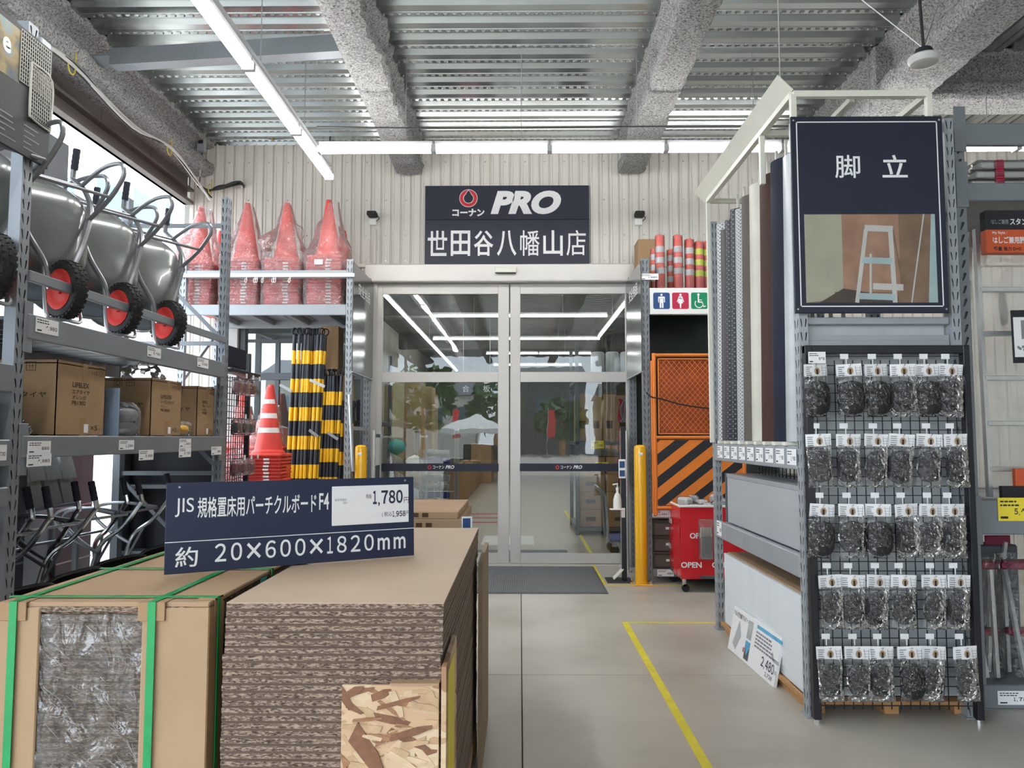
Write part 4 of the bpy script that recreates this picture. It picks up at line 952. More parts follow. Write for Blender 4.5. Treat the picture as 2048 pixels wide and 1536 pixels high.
for y0_, y1_, z1_, nm in ((2.2, 4.35, 2.05, 'nearest the camera'), (4.37, 5.48, 2.05, 'in the middle of the rack'), (5.50, 6.98, 1.46, 'beyond the concrete blocks')):  # panels added to block the bright outside and keep the rack back dark
    t = thing('blocker_panel', 'added dark panel blocking outside light behind the tyre rack, ' + nm, 'panel', (-3.52 if z1_ > 2 else -3.88, y0_, 0), 0, 'added dark panels behind the rack')
    MB().bbox(-.012, .012, 0, y1_ - y0_, 0, z1_, .002).build('sheet', 'rackD', t)
    for q in (.3, .62): MB().box(.012, .018, 0, y1_ - y0_, z1_ * q, z1_ * q + .012).build('seam', 'steel', t)
tag(MB().bbox(-3.92, -3.88, 5.50, 6.38, 1.37, 2.05, .002).build('sheet_panel', 'rackD'), 'dark upper panel hung behind the concrete blocks', 'panel') if False else None
db = thing('dark_panel_rack', 'black backed shelf unit at the far end of the tyre rack', 'shelf unit', (-3.05, 6.72, 0))
MB().box(-.42, .42, .10, .12, 0, 1.95).build('back_panel', 'black', db)
for z in (.5, 1.06, 1.62): MB().bbox(-.42, .42, -.1, .1, z, z + .03, .003).build('shelf', 'rack', db)
for a in (-.42, .42): MB().bbox(a - .02, a + .02, -.1, .12, 0, 1.95, .003).build('side_panel', 'rackL' if a > 0 else 'rackD', db)
t = tag(MB().bbox(-3.3, -2.75, 6.64, 6.78, 1.652, 1.74, .01).build('green_roll', 'green'), 'dark green wrapped roll lying on the black shelf unit', 'roll')

# ---- hook panel with reflectors beyond the rack
XH = -2.60
hp = thing('hook_display', 'black wire hook panel beside the cones hung with small packs', 'display panel', (XH, 6.98, 0))
for y in (6.62, 7.32): MB().bbox(XH - .02, XH + .02, y - .02, y + .02, 0, 2.30, .003).build('post', 'black', hp, world=True)
MB().bbox(XH - .03, XH + .04, 6.60, 7.15, 2.13, 2.31, .004).build('header_box', 'navysh', hp, world=True)
MB().bbox(XH - .02, XH + .12, 6.62, 7.32, 2.07, 2.10, .004).build('ledge', 'black', hp, world=True)
for k in range(13): MB().beam((XH, 6.64 + k * .055, .3), (XH, 6.64 + k * .055, 2.05), .006, .006).build('wire', 'black', hp, world=True)
for k in range(32): MB().beam((XH, 6.64, .3 + k * .055), (XH, 7.30, .3 + k * .055), .006, .006).build('wire', 'black', hp, world=True)
pk = thing('reflector_pack', 'x', 'pack'); MB().bbox(.06, .12, -.05, .05, -.10, -.01, .015).build('reflector', 'maroon', pk); MB().bbox(.055, .125, -.055, .055, -.12, .02, .012).build('bag', 'film', pk)
MB().tube([(0, 0, .03), (.16, 0, .03), (.165, 0, .045)], .004, 6).build('hook', 'chrome', pk); MB().box(.165, .167, -.02, .02, .025, .065).build('tag', 'paper', pk)
pk2 = copytree(pk); 
for ch in pk2.children:
    if ch.name.startswith('reflector'): ch.data = ch.data.copy(); ch.data.materials[0] = K['black']
first = [True, True]
for r_ in range(4):
    for c_ in range(3):
        kk = r_ % 2; src = pk2 if kk else pk
        o = src if first[kk] else copytree(src); first[kk] = False
        o.location = (XH + .005, 6.80 + c_ * .17, 2.0 - r_ * .36); o['group'] = 'packs on the black hook panel'
        o['label'] = '%s reflector pack on the black hook panel, row %s, %s along' % (['maroon', 'black'][kk], ['one', 'two', 'three', 'four'][r_], ORD[c_])

# ================================================================== CONE RACK LEFT OF THE DOOR
xa, xb, yf, yb = -3.64, -1.78, 8.10, 9.12
cr = thing('steel_rack', 'pale steel rack left of the door with cones on its upper shelf', 'rack', ((xa + xb) / 2, 8.6, 0))
for x in (xa + .035, xb - .035):
    for y in (yf + .03, yb - .03): upright(cr, x, y, 3.40, .07, .06, ('-y',) + (('+x',) if x > -2 else ('-x',)), 'rackL')
for z0, z1 in ((3.20, 3.285), (2.80, 2.915), (.50, .60)):
    for y in (yf + .02, yb - .02): MB().bbox(xa + .07, xb - .07, y - .018, y + .018, z0, z1, .005).build('shelf_beam', 'rackL', cr, world=True)
for z in (2.915, .60):
    for k in range(6): MB().box(xa + .08 + k * .285, xa + .08 + k * .285 + .27, yf + .04, yb - .04, z - .02, z).build('shelf_slat', 'rackL', cr, world=True)
for k in range(4): MB().bbox(xa + .25 + k * .42, xa + .29 + k * .42, yf + .04, yb - .04, 2.83, 2.89, .003).build('shelf_support', 'rackL', cr, world=True)
for z in (1.6, 2.62): MB().beam((xb - .035, yf + .05, z), (xb - .035, yb - .05, z), .03, .04).build('side_brace', 'rackL', cr, world=True)
MB().beam((xa + .035, yf + .05, 2.1), (xa + .035, yb - .05, 2.75), .03, .04).build('diagonal_brace', 'rackL', cr, world=True)
tag(MB().bbox(xa + .0, xb + .02, yf - .03, yf - .012, 3.205, 3.245, .003).build('hook_bar', 'white'), 'thin white bar along the cone rack with ring hooks', 'bar')
for i, px in enumerate((491, 508, 512, 524, 545, 549, 578)):
    p = atY(px, 565, yf - .04); o = MB().tube([(.010 * cos(a), -.002, .022 * sin(a)) for a in [k * pi / 6 for k in range(13)]] + [(.01, 0, .03), (0, 0.01, .045)], .0035, 6, False).build('ring_hook', 'white')
    o.location = (p.x, yf - .033, 3.165); tag(o, 'small white ring hook, %s from the wall end of the white bar' % ORD[i], 'hook', 'ring hooks on the white bar')
def sidepanel(x, sgn, label, sw=None):
    t = flat('rack_end_sign', label, 'sign', (x, yf - .02 if sgn > 0 else yb + .08, 2.20), (0, sgn, 0), (0, 0, 1)); wd = yb + .1 - yf
    MB().bbox(0, wd, 0, 1.17, -.012, 0, .002).build('panel', 'gloss', t)
    MB().box(0, wd, -.015, .0, -.016, .004).build('lower_edge', 'rackL', t)
    text(t, '安全用品', wd * .22, .86, wd * .58, .14, 'letter', .001, .015)
    return t
K['gloss'] = mat('grey_glossy', (.085, .09, .088), .12, 0, .04)
sidepanel(xb + .012, 1, 'glossy dark grey end sign on the cone rack facing the door')
# cones
CW = .355
def cone_mesh(stripes, nm):
    m_ = MB(); h = .70; n_ = 32
    b = .19; m_.bbox(-b, b, -b, b, .0, .035, .012, 0)
    m_.lathe([(.165, .03), (.160, .055), (.135, .075)], n_, m=0)
    zs = [.075, .24, .29, .385, .435, .53, .575, .64, .70]; prof = [(.135 - (z - .075) / .625 * .105, z) for z in zs]
    mi = [0, 1, 0, 1, 0, 1, 0, 0] if stripes else [0] * 8
    m_.lathe(prof + [(.020, .70), (.018, .66)], n_, ms=mi + [0, 0])
    return m_.mesh(nm, ['cone', 'white'], True)
CM = cone_mesh(True, 'traffic_cone'); CP = cone_mesh(False, 'traffic_cone')
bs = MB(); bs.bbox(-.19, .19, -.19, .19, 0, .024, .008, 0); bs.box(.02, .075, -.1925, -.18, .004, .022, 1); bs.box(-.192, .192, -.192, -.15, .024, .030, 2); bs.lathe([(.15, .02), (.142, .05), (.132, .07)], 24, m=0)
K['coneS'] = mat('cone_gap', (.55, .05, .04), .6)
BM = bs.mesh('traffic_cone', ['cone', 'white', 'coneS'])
def cone_stack(x, y, z, n_, plain, grp, lab_top, lab, rz=0, pitch=.0335, jit=.006):
    for i in range(n_):
        o = link('traffic_cone', (CP if plain else CM) if i == n_ - 1 else BM); o.location = (x + random.uniform(-jit, jit), y + random.uniform(-jit, jit), z + i * pitch); o.rotation_euler = (0, 0, rz + random.uniform(-.03, .03))
        tag(o, lab_top if i == n_ - 1 else lab + ', %s from the top' % nth(n_ - i), 'traffic cone', grp)
    return z + (n_ - 1) * pitch
def cone_bag(label, x, y, z, h, seed, lean=.0, flare=.2, tip=.05):
    def fn(u, v):
        a = u * 2 * pi; zz = z + h * v; q = V((cos(a) * 1.7 + seed, sin(a) * 1.7, v * 5))
        if v < .5: r = .236
        else: r = .236 + (tip - .236) * ((v - .5) / .5) ** .8
        r *= 1 + .10 * noise.noise(q * 1.3) * (v + .2) + .05 * noise.noise(q * 4); e = .36 if v < .45 else .36 + .6 * min(1, (v - .45) / .25)
        cx, sy = math.copysign(abs(cos(a)) ** e, cos(a)), math.copysign(abs(sin(a)) ** e, sin(a))
        if .5 < v < .8: r += flare * .12 * max(0, noise.noise(q * .8))
        return (x + r * cx + lean * max(0, v - .5), y + r * sy, zz)
    m_ = MB(); m_.grid(fn, 60, 44); return tag(m_.build('plastic_bag', 'conebag', None, True), label, 'bag', 'clear bags over the cone stacks')
nms = ['at the wall end', 'second from the wall end', 'third from the wall end', 'beside the perforated upright']
for i, px in enumerate((398, 489, 571, 655)):
    x = atY(px, 560, 8.45).x; x = x + .01
    n_ = (15, 16, 16, 17)[i]; zt_ = cone_stack(x, 8.45, 2.917, n_, True, 'cones on the upper shelf', 'plain red cone topping the bagged stack ' + nms[i], 'red cone in the bagged stack ' + nms[i])
    cone_bag('clear plastic bag over the cone stack ' + nms[i], x, 8.45, 2.92, zt_ - 2.92 + .69, i * 3.7, (.08, .05, -.02, .10)[i], (.8, .5, 1.4, 1.2)[i], (.07, .045, .05, .055)[i])
    if i in (0, 3):
        o = link('traffic_cone', CP); o.location = (x + .06, 8.80, 2.917 + .32); tag(o, 'plain red cone behind the bagged stack ' + nms[i], 'traffic cone', 'cones on the upper shelf')
        o2 = link('traffic_cone', BM)
        for k in range(9):
            o2 = o2 if k == 0 else o2.copy();
            if k: COL.objects.link(o2)
            o2.location = (x + .06, 8.87, 2.917 + k * .0335); tag(o2, 'red cone in the rear stack ' + nms[i] + ', %s from its base' % nth(k + 1), 'traffic cone', 'cones on the upper shelf')
        o.location = (x + .06, 8.87, 2.917 + 9 * .0335)
p = atY(637, 525, 8.2); price_tag('small white card on the bag beside the perforated upright', (p.x - .045, 8.205, p.z - .02), (1, 0, 0), (0, 0, 1), .09, .055, '', group='cards on the bags')
# floor cones: open stack in front, bagged stacks behind
zc = cone_stack(atY(536, 900, 7.72).x, 7.72, 0.001, 40, False, 'cones on the floor', 'red and white striped cone topping the open floor stack', 'red traffic cone nested in the open floor stack', pitch=.0335)
for px, y, n_, nm in ((541, 8.35, 42, 'behind the striped cone'), (487, 8.62, 42, 'nearest the window')):
    x = atY(px, 800, y).x; zt_ = cone_stack(x, y, .602, n_ - 18, True, 'bagged cones under the shelf', 'plain red cone topping the bagged low stack ' + nm, 'red cone in the bagged low stack ' + nm)
    cone_bag('clear bag over the low cone stack ' + nm, x, y, .62, zt_ + .48 - .62, px * .1, .0, 1.3, .09)
# striped bars
def bar_mesh(L, nm):
    m_ = MB(); seg = [0]; z = L; ms = []; zs = [L]; c = 1
    z -= .17; zs.append(z); ms.append(1)
    while z > .001:
        st_ = .145 if c == 1 else .16; z = max(0, z - st_); zs.append(z); ms.append(0 if c == 1 else 1); c = 1 - c
    zs = zs[::-1]; ms = ms[::-1]
    m_.tube([(0, 0, q) for q in zs], .0185, 10, True, mseg=ms)
    return m_.mesh(nm, ['yband', 'bband'], True)
ringm = MB().tube([(.036 * cos(a), 0, .036 * sin(a)) for a in [k * pi / 8 for k in range(17)]], .0075, 6, False).mesh('end_ring', 'black', True)
BARS = {L: bar_mesh(L, 'striped_bar') for L in (2.0, 1.56, 1.22)}
rb = random.Random(5)
def bars(L, pxs, y0, grp, nm):
    n_ = 0
    for row in range(2):
        for px in pxs:
            y = y0 + row * .06; p = atY(px, 900, y0); top = atY(px + (610 - px) * .12 + 6, 700, y0)
            t = thing('striped_bar', 'black and yellow striped bar in the %s bundle, %s row, %s along' % (nm, ['front', 'rear'][row], ORD[n_ % len(pxs)]), 'barrier bar', (p.x + row * .012, y, .603), 0, grp)
            lean = (5 + rb.uniform(-3, 4)) / 200; t.rotation_euler = (R(rb.uniform(-.5, .3)), lean, rb.uniform(0, 1) * 0)
            b = link('pole', BARS[L], t); r = link('end_ring', ringm, t); r.location = (0, 0, L + .036); r.rotation_euler = (0, 0, rb.uniform(-1.2, 1.2)); n_ += 1
bars(2.0, (573, 582, 591, 600, 609, 618, 627), 8.20, 'two metre striped bars', 'tall')
bars(1.56, (637, 645, 653, 661, 669), 8.26, 'middle length striped bars', 'middle')
bars(1.22, (676, 684, 692), 8.30, 'short striped bars', 'short')
for z, xA, xB, nm in ((2.03, 560, 582, 'around the tall bars'), (2.08, 620, 648, 'between the tall and middle bars'), (1.55, 620, 636, 'low on the tall bars'), (1.52, 658, 676, 'around the middle bars')):
    a = atY(xA, 800, 8.15); b = atY(xB, 800, 8.15); o = MB().beam((a.x, 8.13, z + .03), (b.x, 8.17, z - .04), .015, .03).build('bar_holder', 'steel'); tag(o, 'small metal holder arm ' + nm, 'bracket', 'bar holder arms')
carton('carton', 'tall narrow carton standing behind the tall striped bars', -2.22, -2.02, 8.5, 8.75, .601, 2.74, 'card')
carton('carton', 'narrow carton standing behind the middle striped bars', -2.00, -1.88, 8.5, 8.7, .601, 2.20, 'card')
o = MB().tube([(-1.72, 7.95, 1.15), (-1.80, 8.1, 1.95)], .018, 8).build('steel_pipe', 'steel'); tag(o, 'bare steel pipe leaning on the rack upright behind the bollard', 'pipe')

# bollards, door guards, sanitiser stand
def bollard(x, y, label):
    t = thing('bollard', label, 'bollard', (x, y, 0), 0, 'yellow bollards')
    MB().lathe([(.062, .0), (.062, 1.38), (.058, 1.405), (.04, 1.42), (0, 1.425)], 28).build('post', 'yellow', t, True)
    MB().bbox(-.11, .11, -.11, .11, 0, .012, .003).build('base_plate', 'yellow', t)
    for a in (-.085, .085):
        for b in (-.085, .085): MB().lathe([(.014, .012), (.014, .03), (.006, .03), (.006, .05), (0, .05)], 8, (a, b, 0)).build('bolt', 'chrome', t)
    MB().bbox(-.02, .02, -.0635, -.05, 1.32, 1.345, .002).build('sticker', 'paper', t)
bollard(1.245, 8.04, 'yellow bollard in front of the barrier rack at the right door jamb'); bollard(atY(722, 900, 8.0).x, 8.0, 'yellow bollard in front of the cone rack left of the doors')
for x, nm in ((-1.66, 'left'), (1.20, 'right')):
    t = thing('door_guard', 'silver guard post with a notice frame at the %s side of the doors' % nm, 'guard post', (x, 8.75, 0), 0, 'guard posts beside the doors')
    MB().tube([(0, 0, .02), (0, 0, 1.58)], .022, 12).build('post', 'alu', t, True); MB().tube([(0, .38, .02), (0, .38, 1.58)], .022, 12).build('post', 'alu', t, True)
    MB().bbox(-.008, .008, .02, .36, .95, 1.54, .002).build('notice_board', 'rackD', t); MB().box(-.0095, .0095, .05, .33, 1.18, 1.50).build('notice', 'paper', t)
    MB().tube([(0, 0, .9), (0, .38, .9)], .01, 8).build('rail', 'alu', t); MB().lathe([(.05, 0), (.05, .02), (0, .02)], 16).build('foot', 'alu', t); MB().lathe([(.05, 0), (.05, .02), (0, .02)], 16, (0, .38, 0)).build('foot', 'alu', t)
t = thing('sanitiser_stand', 'black pedal stand holding a white hand sanitiser bottle', 'stand', (1.07, 8.22, 0))
MB().bbox(-.17, .10, -.14, .14, 0, .012, .004).build('base', 'black', t); MB().bbox(.0, .05, -.03, .03, .012, 1.62, .004).build('column', 'black', t)
MB().add([(-.09, -.06, .03), (.01, -.06, .13), (.01, .06, .13), (-.09, .06, .03), (-.09, -.06, .018), (.01, -.06, .118), (.01, .06, .118), (-.09, .06, .018)], [(0, 1, 2, 3), (7, 6, 5, 4), (0, 4, 5, 1), (1, 5, 6, 2), (2, 6, 7, 3), (3, 7, 4, 0)]).build('pedal', 'cream', t)
MB().bbox(-.12, .03, -.06, .06, .74, .748, .002).build('shelf', 'white', t); MB().bbox(-.005, .035, -.035, -.03, .66, .76, .002).build('bracket', 'white', t)
sg = MB().bbox(-.03, .045, -.042, -.034, 1.07, 1.27, .004).build('notice', 'paper', t); MB().box(-.02, .035, -.0432, -.042, 1.09, 1.155).box(-.02, .035, -.0432, -.042, 1.18, 1.25).build('pictogram', 'sblue', sg)
t = thing('sanitiser_bottle', 'white pump bottle of hand sanitiser on the black stand', 'bottle', (1.03, 8.215, .7485))
MB().lathe([(.045, 0), (.047, .02), (.045, .10), (.03, .15), (.014, .17), (.014, .2), (0, .2)], 18).build('body', 'white', t, True)
MB().lathe([(.017, .2), (.017, .225), (.006, .225), (.006, .27), (0, .27)], 12).beam((.005, 0, .265), (-.05, 0, .255), .014, .014).build('pump', 'white', t, True)

# ================================================================== STORE SIGN ON THE WALL
p0 = atY(849, 532, YW - .045); p1 = atY(1178, 370, YW - .045); W = p1.x - p0.x; H = p1.z - p0.z
sg = flat('store_sign', 'navy store sign with round red emblem on the cream wall', 'sign', (p0.x, YW - .035, p0.z), (1, 0, 0), (0, 0, 1))
MB().bbox(0, W, 0, H * .575, -.03, 0, .003).build('lower_panel', 'navy', sg); MB().bbox(0, W, H * .577, H, -.03, 0, .003).build('upper_panel', 'navy', sg)
for k, c in enumerate('世田谷八幡山店'): text(sg, c, W * (.018 + .1405 * k), H * .125, W * .118, H * .315, 'letter', .003, .004 if c in '幡店' else .016)
text(sg, 'コーナン', W * .167, H * .615, W * .196, H * .095, 'letter', .003, .045)
text(sg, 'PRO', W * .40, H * .64, W * .43, H * .295, 'letter', .003, .058, .26)
cx_, cy_, rr_ = W * .265, H * .842, W * .0555
def tear(t): return .58 + .36 * max(0, 1 - abs(((t - pi / 2 + pi) % (2 * pi)) - pi) / .62) ** 1.35
def ring(ro, ri, z, m_): 
    n_ = 72; m_.add([(cx_ + rr_ * f(t) * cos(t), cy_ + rr_ * f(t) * sin(t), z) for f in (ro, ri) for t in [2 * pi * k / n_ for k in range(n_)]], [(k, (k + 1) % n_, n_ + (k + 1) % n_, n_ + k) for k in range(n_)])
m_ = MB(); ring(lambda t: 1.0, lambda t: tear(t) - .06, .002, m_); m_.build('emblem_outline', 'letter', sg)
m_ = MB(); ring(lambda t: .945, lambda t: min(tear(t), .94), .0035, m_); m_.build('emblem', 'inkred', sg)
for u, v in ((.13, .59), (.18, .58), (.5, .58), (.75, .575), (.86, .59)): MB().lathe([(.012, 0), (.009, .004)], 8, (W * u, H * v, 0)).build('bolt', 'black', sg)

# ================================================================== BARRIER RACK RIGHT OF THE DOOR
xa, xb = 1.29, 3.10
br = thing('steel_rack', 'grey steel rack right of the door holding barriers and delineators', 'rack', ((xa + xb) / 2, 8.6, 0))
for x in (xa + .04, xb - .04):
    for y in (yf + .03, yb - .03): upright(br, x, y, 3.40, .08, .06, ('-y',), 'rack')
for z0, z1 in ((2.98, 3.08), (.66, .76), (.06, .14)):
    for y in (yf + .02, yb - .02): MB().bbox(xa + .08, xb - .08, y - .018, y + .018, z0, z1, .005).build('shelf_beam', 'rack', br, world=True)
for z in (3.08, .76, .14): MB().box(xa + .08, xb - .08, yf + .04, yb - .04, z - .02, z).build('shelf_deck', 'rack', br, world=True)
MB().box(xa + .08, xb - .08, yb - .03, yb - .015, 1.0, 2.95).build('back_panel', 'dgreen', br, world=True)
sidepanel(xa - .012, -1, 'glossy grey end sign on the barrier rack facing the door')
t = flat('restroom_sign', 'white restroom sign with man, woman and wheelchair symbols', 'sign', (1.375, yf - .02, 2.80), (1, 0, 0), (0, 0, 1))
MB().bbox(0, .95, 0, .28, -.012, 0, .002).build('panel', 'signwhite', t)
for k, c in enumerate(('sblue', 'sred', 'sgreen')):
    x = .035 + k * .20; m_ = MB(); r_ = .018; pts = []
    for cxx, cyy, a0 in ((x + .175 - r_, .055 + r_, -90), (x + .175 - r_, .23 - r_, 0), (x + r_, .23 - r_, 90), (x + r_, .055 + r_, 180)):
        pts += [(cxx + r_ * cos(R(a0 + q)), cyy + r_ * sin(R(a0 + q))) for q in (0, 30, 60, 90)]
    m_.prism(pts, 0, .0012); m_.build('tile', c, t)
    m_ = MB(); z = .0016; X_ = x + .0875
    def disc(cx2, cy2, r2): m_.add([(cx2 + r2 * cos(a), cy2 + r2 * sin(a), z) for a in [q * pi / 9 for q in range(18)]], [tuple(range(18))])
    def poly(ps): m_.add([(X_ + a, b, z) for a, b in ps], [tuple(range(len(ps)))])
    if k < 2: disc(X_, .206, .012)
    if k == 0:
        poly([(-.03, .188), (.03, .188), (.036, .18), (.036, .125), (.026, .125), (.026, .165), (-.026, .165), (-.026, .125), (-.036, .125), (-.036, .18)]); poly([(-.02, .066), (-.003, .066), (-.003, .12), (.003, .12), (.003, .066), (.02, .066), (.02, .17), (-.02, .17)])
    elif k == 1:
        poly([(-.018, .19), (.018, .19), (.038, .132), (.030, .128), (.014, .165), (-.014, .165), (-.030, .128), (-.038, .132)]); poly([(-.014, .175), (.014, .175), (.026, .115), (-.026, .115)]); poly([(-.010, .115), (.010, .115), (.005, .062), (-.005, .062)])
    else:
        disc(X_ - .01, .208, .013); n_ = 20
        m_.add([(X_ - .004 + r2 * cos(a), .112 + r2 * sin(a), z) for r2 in (.048, .038) for a in [R(-220 + 215 * q / n_) for q in range(n_ + 1)]], [(q, q + 1, n_ + 2 + q, n_ + 1 + q) for q in range(n_)])
        poly([(-.018, .195), (-.004, .195), (-.004, .155), (.026, .155), (.026, .146), (-.004, .146), (-.004, .135), (.03, .135), (.05, .085), (.066, .09), (.066, .079), (.042, .072), (.024, .122), (-.018, .122)])
    m_.build('symbol', 'letter', t)
price_tag('narrow white price card clipped high on the barrier rack upright', (1.28, yf - .012, 3.17), (1, 0, 0), (0, 0, 1), .19, .065, '1,680')
# delineators on top
for i, (px, yy, top, lm) in enumerate(((1310, 8.55, 3.62, 0), (1320, 8.28, 3.70, 0), (1343, 8.6, 3.62, 0), (1356, 8.28, 3.70, 0), (1379, 8.30, 3.66, 0), (1398, 8.32, 3.64, 1), (1412, 8.40, 3.66, 1))):
    x = atY(px, 530, yy).x; L = top - 3.082
    t = thing('delineator', '%s delineator tube standing on the barrier rack, %s from the carton' % (['red and white', 'red and lime'][lm], ORD[i]), 'delineator', (x, yy, 3.081), 0, 'delineator tubes on the barrier rack')
    zs = [0, .30 * L, .30 * L + .065, .30 * L + .12, .30 * L + .185, .30 * L + .24, .30 * L + .305, L - .01, L]; zs = [q for q in zs]
    MB().lathe([(.048, 0), (.048, zs[1]), (.0485, zs[1]), (.0485, zs[2]), (.047, zs[2]), (.047, zs[3]), (.0475, zs[3]), (.0475, zs[4]), (.046, zs[4]), (.046, zs[5]), (.0465, zs[5]), (.0465, zs[6]), (.045, zs[6]), (.044, L - .01), (.035, L)], 18,
               ms=[0, 0, 1, 0, 0, 0, 1, 0, 0, 0, 1, 0, 0, 0]).build('tube', ['dashy', 'lime' if lm else 'reflw'], t, True)
    m_ = MB(); m_.grid(lambda u, v: ((.053 + .004 * noise.noise(V((u * 9, v * 8, i)))) * cos(u * 2 * pi), (.053 + .004 * noise.noise(V((u * 9, v * 8, i + 5)))) * sin(u * 2 * pi), .005 + (L - .0) * v), 16, 10); m_.build('sleeve', 'film', t, True)
carton('carton', 'open brown carton behind the delineators on the barrier rack', 1.36, 1.66, 8.75, 9.05, 3.081, 3.78, 'card', None, False)
# orange gate
t = thing('barrier_gate', 'orange barrier gate with mesh above and black striped board below', 'barrier', (1.385, 8.035, .70))
gw, gh = .95, 1.68
for x in (0.015, gw - .015): MB().tube([(x, 0, 0 if x < .5 else .05), (x, 0, gh)], .021, 10).build('frame_post', 'orange', t, True)
for z in (gh - .02, .80, .075): MB().tube([(0, 0, z), (gw, 0, z)], .018, 10).build('frame_rail', 'orange', t, True)
for x, z0, z1 in ((.06, .84, gh - .06), (gw - .06, .84, gh - .06)): MB().beam((x, .0, z0), (x, .0, z1), .012, .012).build('inner_bar', 'orange', t)
for z in (.84, gh - .06): MB().beam((.06, 0, z), (gw - .06, 0, z), .012, .012).build('inner_bar', 'orange', t)
m_ = MB(); x0_, x1_, z0_, z1_ = .065, gw - .065, .845, gh - .065; k = -1.0
while k < 1.8:
    for sg_ in (1, -1):
        # clip line z = z0 + (x-x0)*1.15*sg + k
        pts = []
        for q in range(41):
            x = x0_ + (x1_ - x0_) * q / 40; z = z0_ + (x - x0_) * 1.15 * sg_ + k
            if z0_ <= z <= z1_: pts.append((x, .003 * sg_, z))
        if len(pts) > 1: m_.beam(pts[0], pts[-1], .0045, .0045)
    k += .062
m_.build('chain_link', 'orange', t, kind='stuff')
MB().box(.065, gw - .065, .02, .024, .845, gh - .065).build('backing_sheet', 'orangeD', t)
pn = MB().bbox(.035, gw - .035, -.008, .0, .10, .775, .002).build('board', 'orange', t)
m_ = MB(); bx0, bx1, bz0, bz1 = .037, gw - .037, .102, .773
import itertools
def clip(poly, f):
    out = []
    for i in range(len(poly)):
        a, b = poly[i - 1], poly[i]; fa, fb = f(a), f(b)
        if fa >= 0 and fb >= 0: out.append(b)
        elif fa >= 0 > fb or fa < 0 <= fb:
            s = fa / (fa - fb); q = (a[0] + (b[0] - a[0]) * s, a[1] + (b[1] - a[1]) * s); out.append(q)
            if fb >= 0: out.append(b)
    return out
for k in range(-6, 12):
    c = k * .235 - .06; s = .78; po_ = [(bx0, bz0 + c), (bx1, bz0 + c + (bx1 - bx0) * s), (bx1, bz0 + c + (bx1 - bx0) * s + .115), (bx0, bz0 + c + .115)]
    po_ = clip(clip(po_, lambda p: p[1] - bz0), lambda p: bz1 - p[1])
    if len(po_) > 2: m_.add([(a, -.0086, b) for a, b in po_], [tuple(range(len(po_)))])
m_.build('black_stripes', 'ink', pn)
MB().tube(curve([(-.07, -.02, 1.27), (-.02, -.035, 1.22), (.08, -.03, 1.20), (.3, -.03, 1.14), (.6, -.03, 1.10), (.95, -.03, 1.10)]), .008, 6).build('rope', 'black', t, True)
o = MB().bbox(1.365, 1.385, 8.02, 8.05, .72, 2.30, .003).build('gate_frame_edge', 'orange'); tag(o, 'edge of a second orange gate behind the rack upright', 'barrier')
# lower contents
for k in range(6):
    o = MB().tube([(0, 0, 0), (.55, 0, 0)], .03, 8).build('white_roll', 'white', None, True); o.location = (1.45 + .01 * (k % 2), 8.12 + .065 * k, .795); tag(o, 'white bundled roll on the shelf under the gate, %s from the front' % ORD[k], 'roll', 'white rolls under the gate')
for k in range(3):
    t = thing('grey_case', 'grey storage case under the barrier rack, %s of its stack' % ['lowest', 'middle', 'topmost'][k], 'case', (1.52, 8.3, .142 + k * .165), 0, 'grey cases under the barrier rack')
    MB().bbox(-.13, .25, -.16, .3, 0, .15, .02).build('body', 'taupe', t); MB().bbox(-.14, .26, -.17, .31, .15, .163, .006).build('lid', 'taupe', t); MB().box(-.0, .035, -.1615, -.16, .07, .095).build('sticker', 'paper', t)
for x, z, wd, pr_, nm in ((1.375, .675, .17, '1,680', 'on the shelf beam under the gate, by the upright'), (1.55, .675, .17, '3,580', 'on the shelf beam under the gate, by the red cart'), (1.42, .068, .17, '980', 'on the lowest beam beside the red cart')):
    price_tag('white price card ' + nm, (x, yf - .0, z), (1, 0, 0), (0, 0, 1), wd, .07, pr_)
# red cart
t = thing('red_cart', 'red covered display cart on casters printed OPEN', 'cart', (1.56, 7.60, 0))
cw, cd, z0, z1 = .75, .62, .13, .83
MB().bbox(0, cw, 0, cd, z0, z0 + .03, .004).build('base', 'rackD', t)
m_ = MB()
def wr(u, v, base, du, dv, nrm): 
    d = .012 * noise.noise(V((u * 4 + base[0], v * 3, base[1]))); return tuple(V(base) + V(du) * u + V(dv) * v + V(nrm) * d)
for base, du, nrm in (((0, 0, z0), (cw, 0, 0), (0, -1, 0)), ((0, cd, z0), (0, -cd, 0), (-1, 0, 0)), ((cw, 0, z0), (0, cd, 0), (1, 0, 0)), ((cw, cd, z0), (-cw, 0, 0), (0, 1, 0))):
    m_.grid(lambda u, v: wr(u, v, base, du, (0, 0, z1 - z0), nrm), 12, 10)
cov = m_.build('cover', 'redcart', t, True)
MB().box(.01, cw - .01, .01, cd - .01, z0 + .35, z0 + .6).build('tray', 'white', t)
m_ = MB()
for a in ((0, 0, cw, 0), (0, 0, 0, cd), (cw, 0, cw, cd), (0, cd, cw, cd)): m_.tube([(a[0], a[1], z1), (a[2], a[3], z1)], .012, 8)
m_.build('rim', 'white', t)
M = face((0, -.014, 0), (1, 0, 0), (0, 0, 1)); M2 = face((-.014, cd, 0), (0, -1, 0), (0, 0, 1))
for s, x, z, w_, MM in (('OPEN', .09, .52, .18, M), ('OPEN', -.0, .24, .20, M), ('OPEN', .30, .24, .20, M), ('OPEN', .38, .52, .18, M), ('OPEN', .12, .62, .16, M2), ('OPEN', .02, .36, .2, M2)):
    text(cov, s, x, z, w_, .055, 'letter' if z < .3 else 'signwhite', 0, .03, 0, MM)
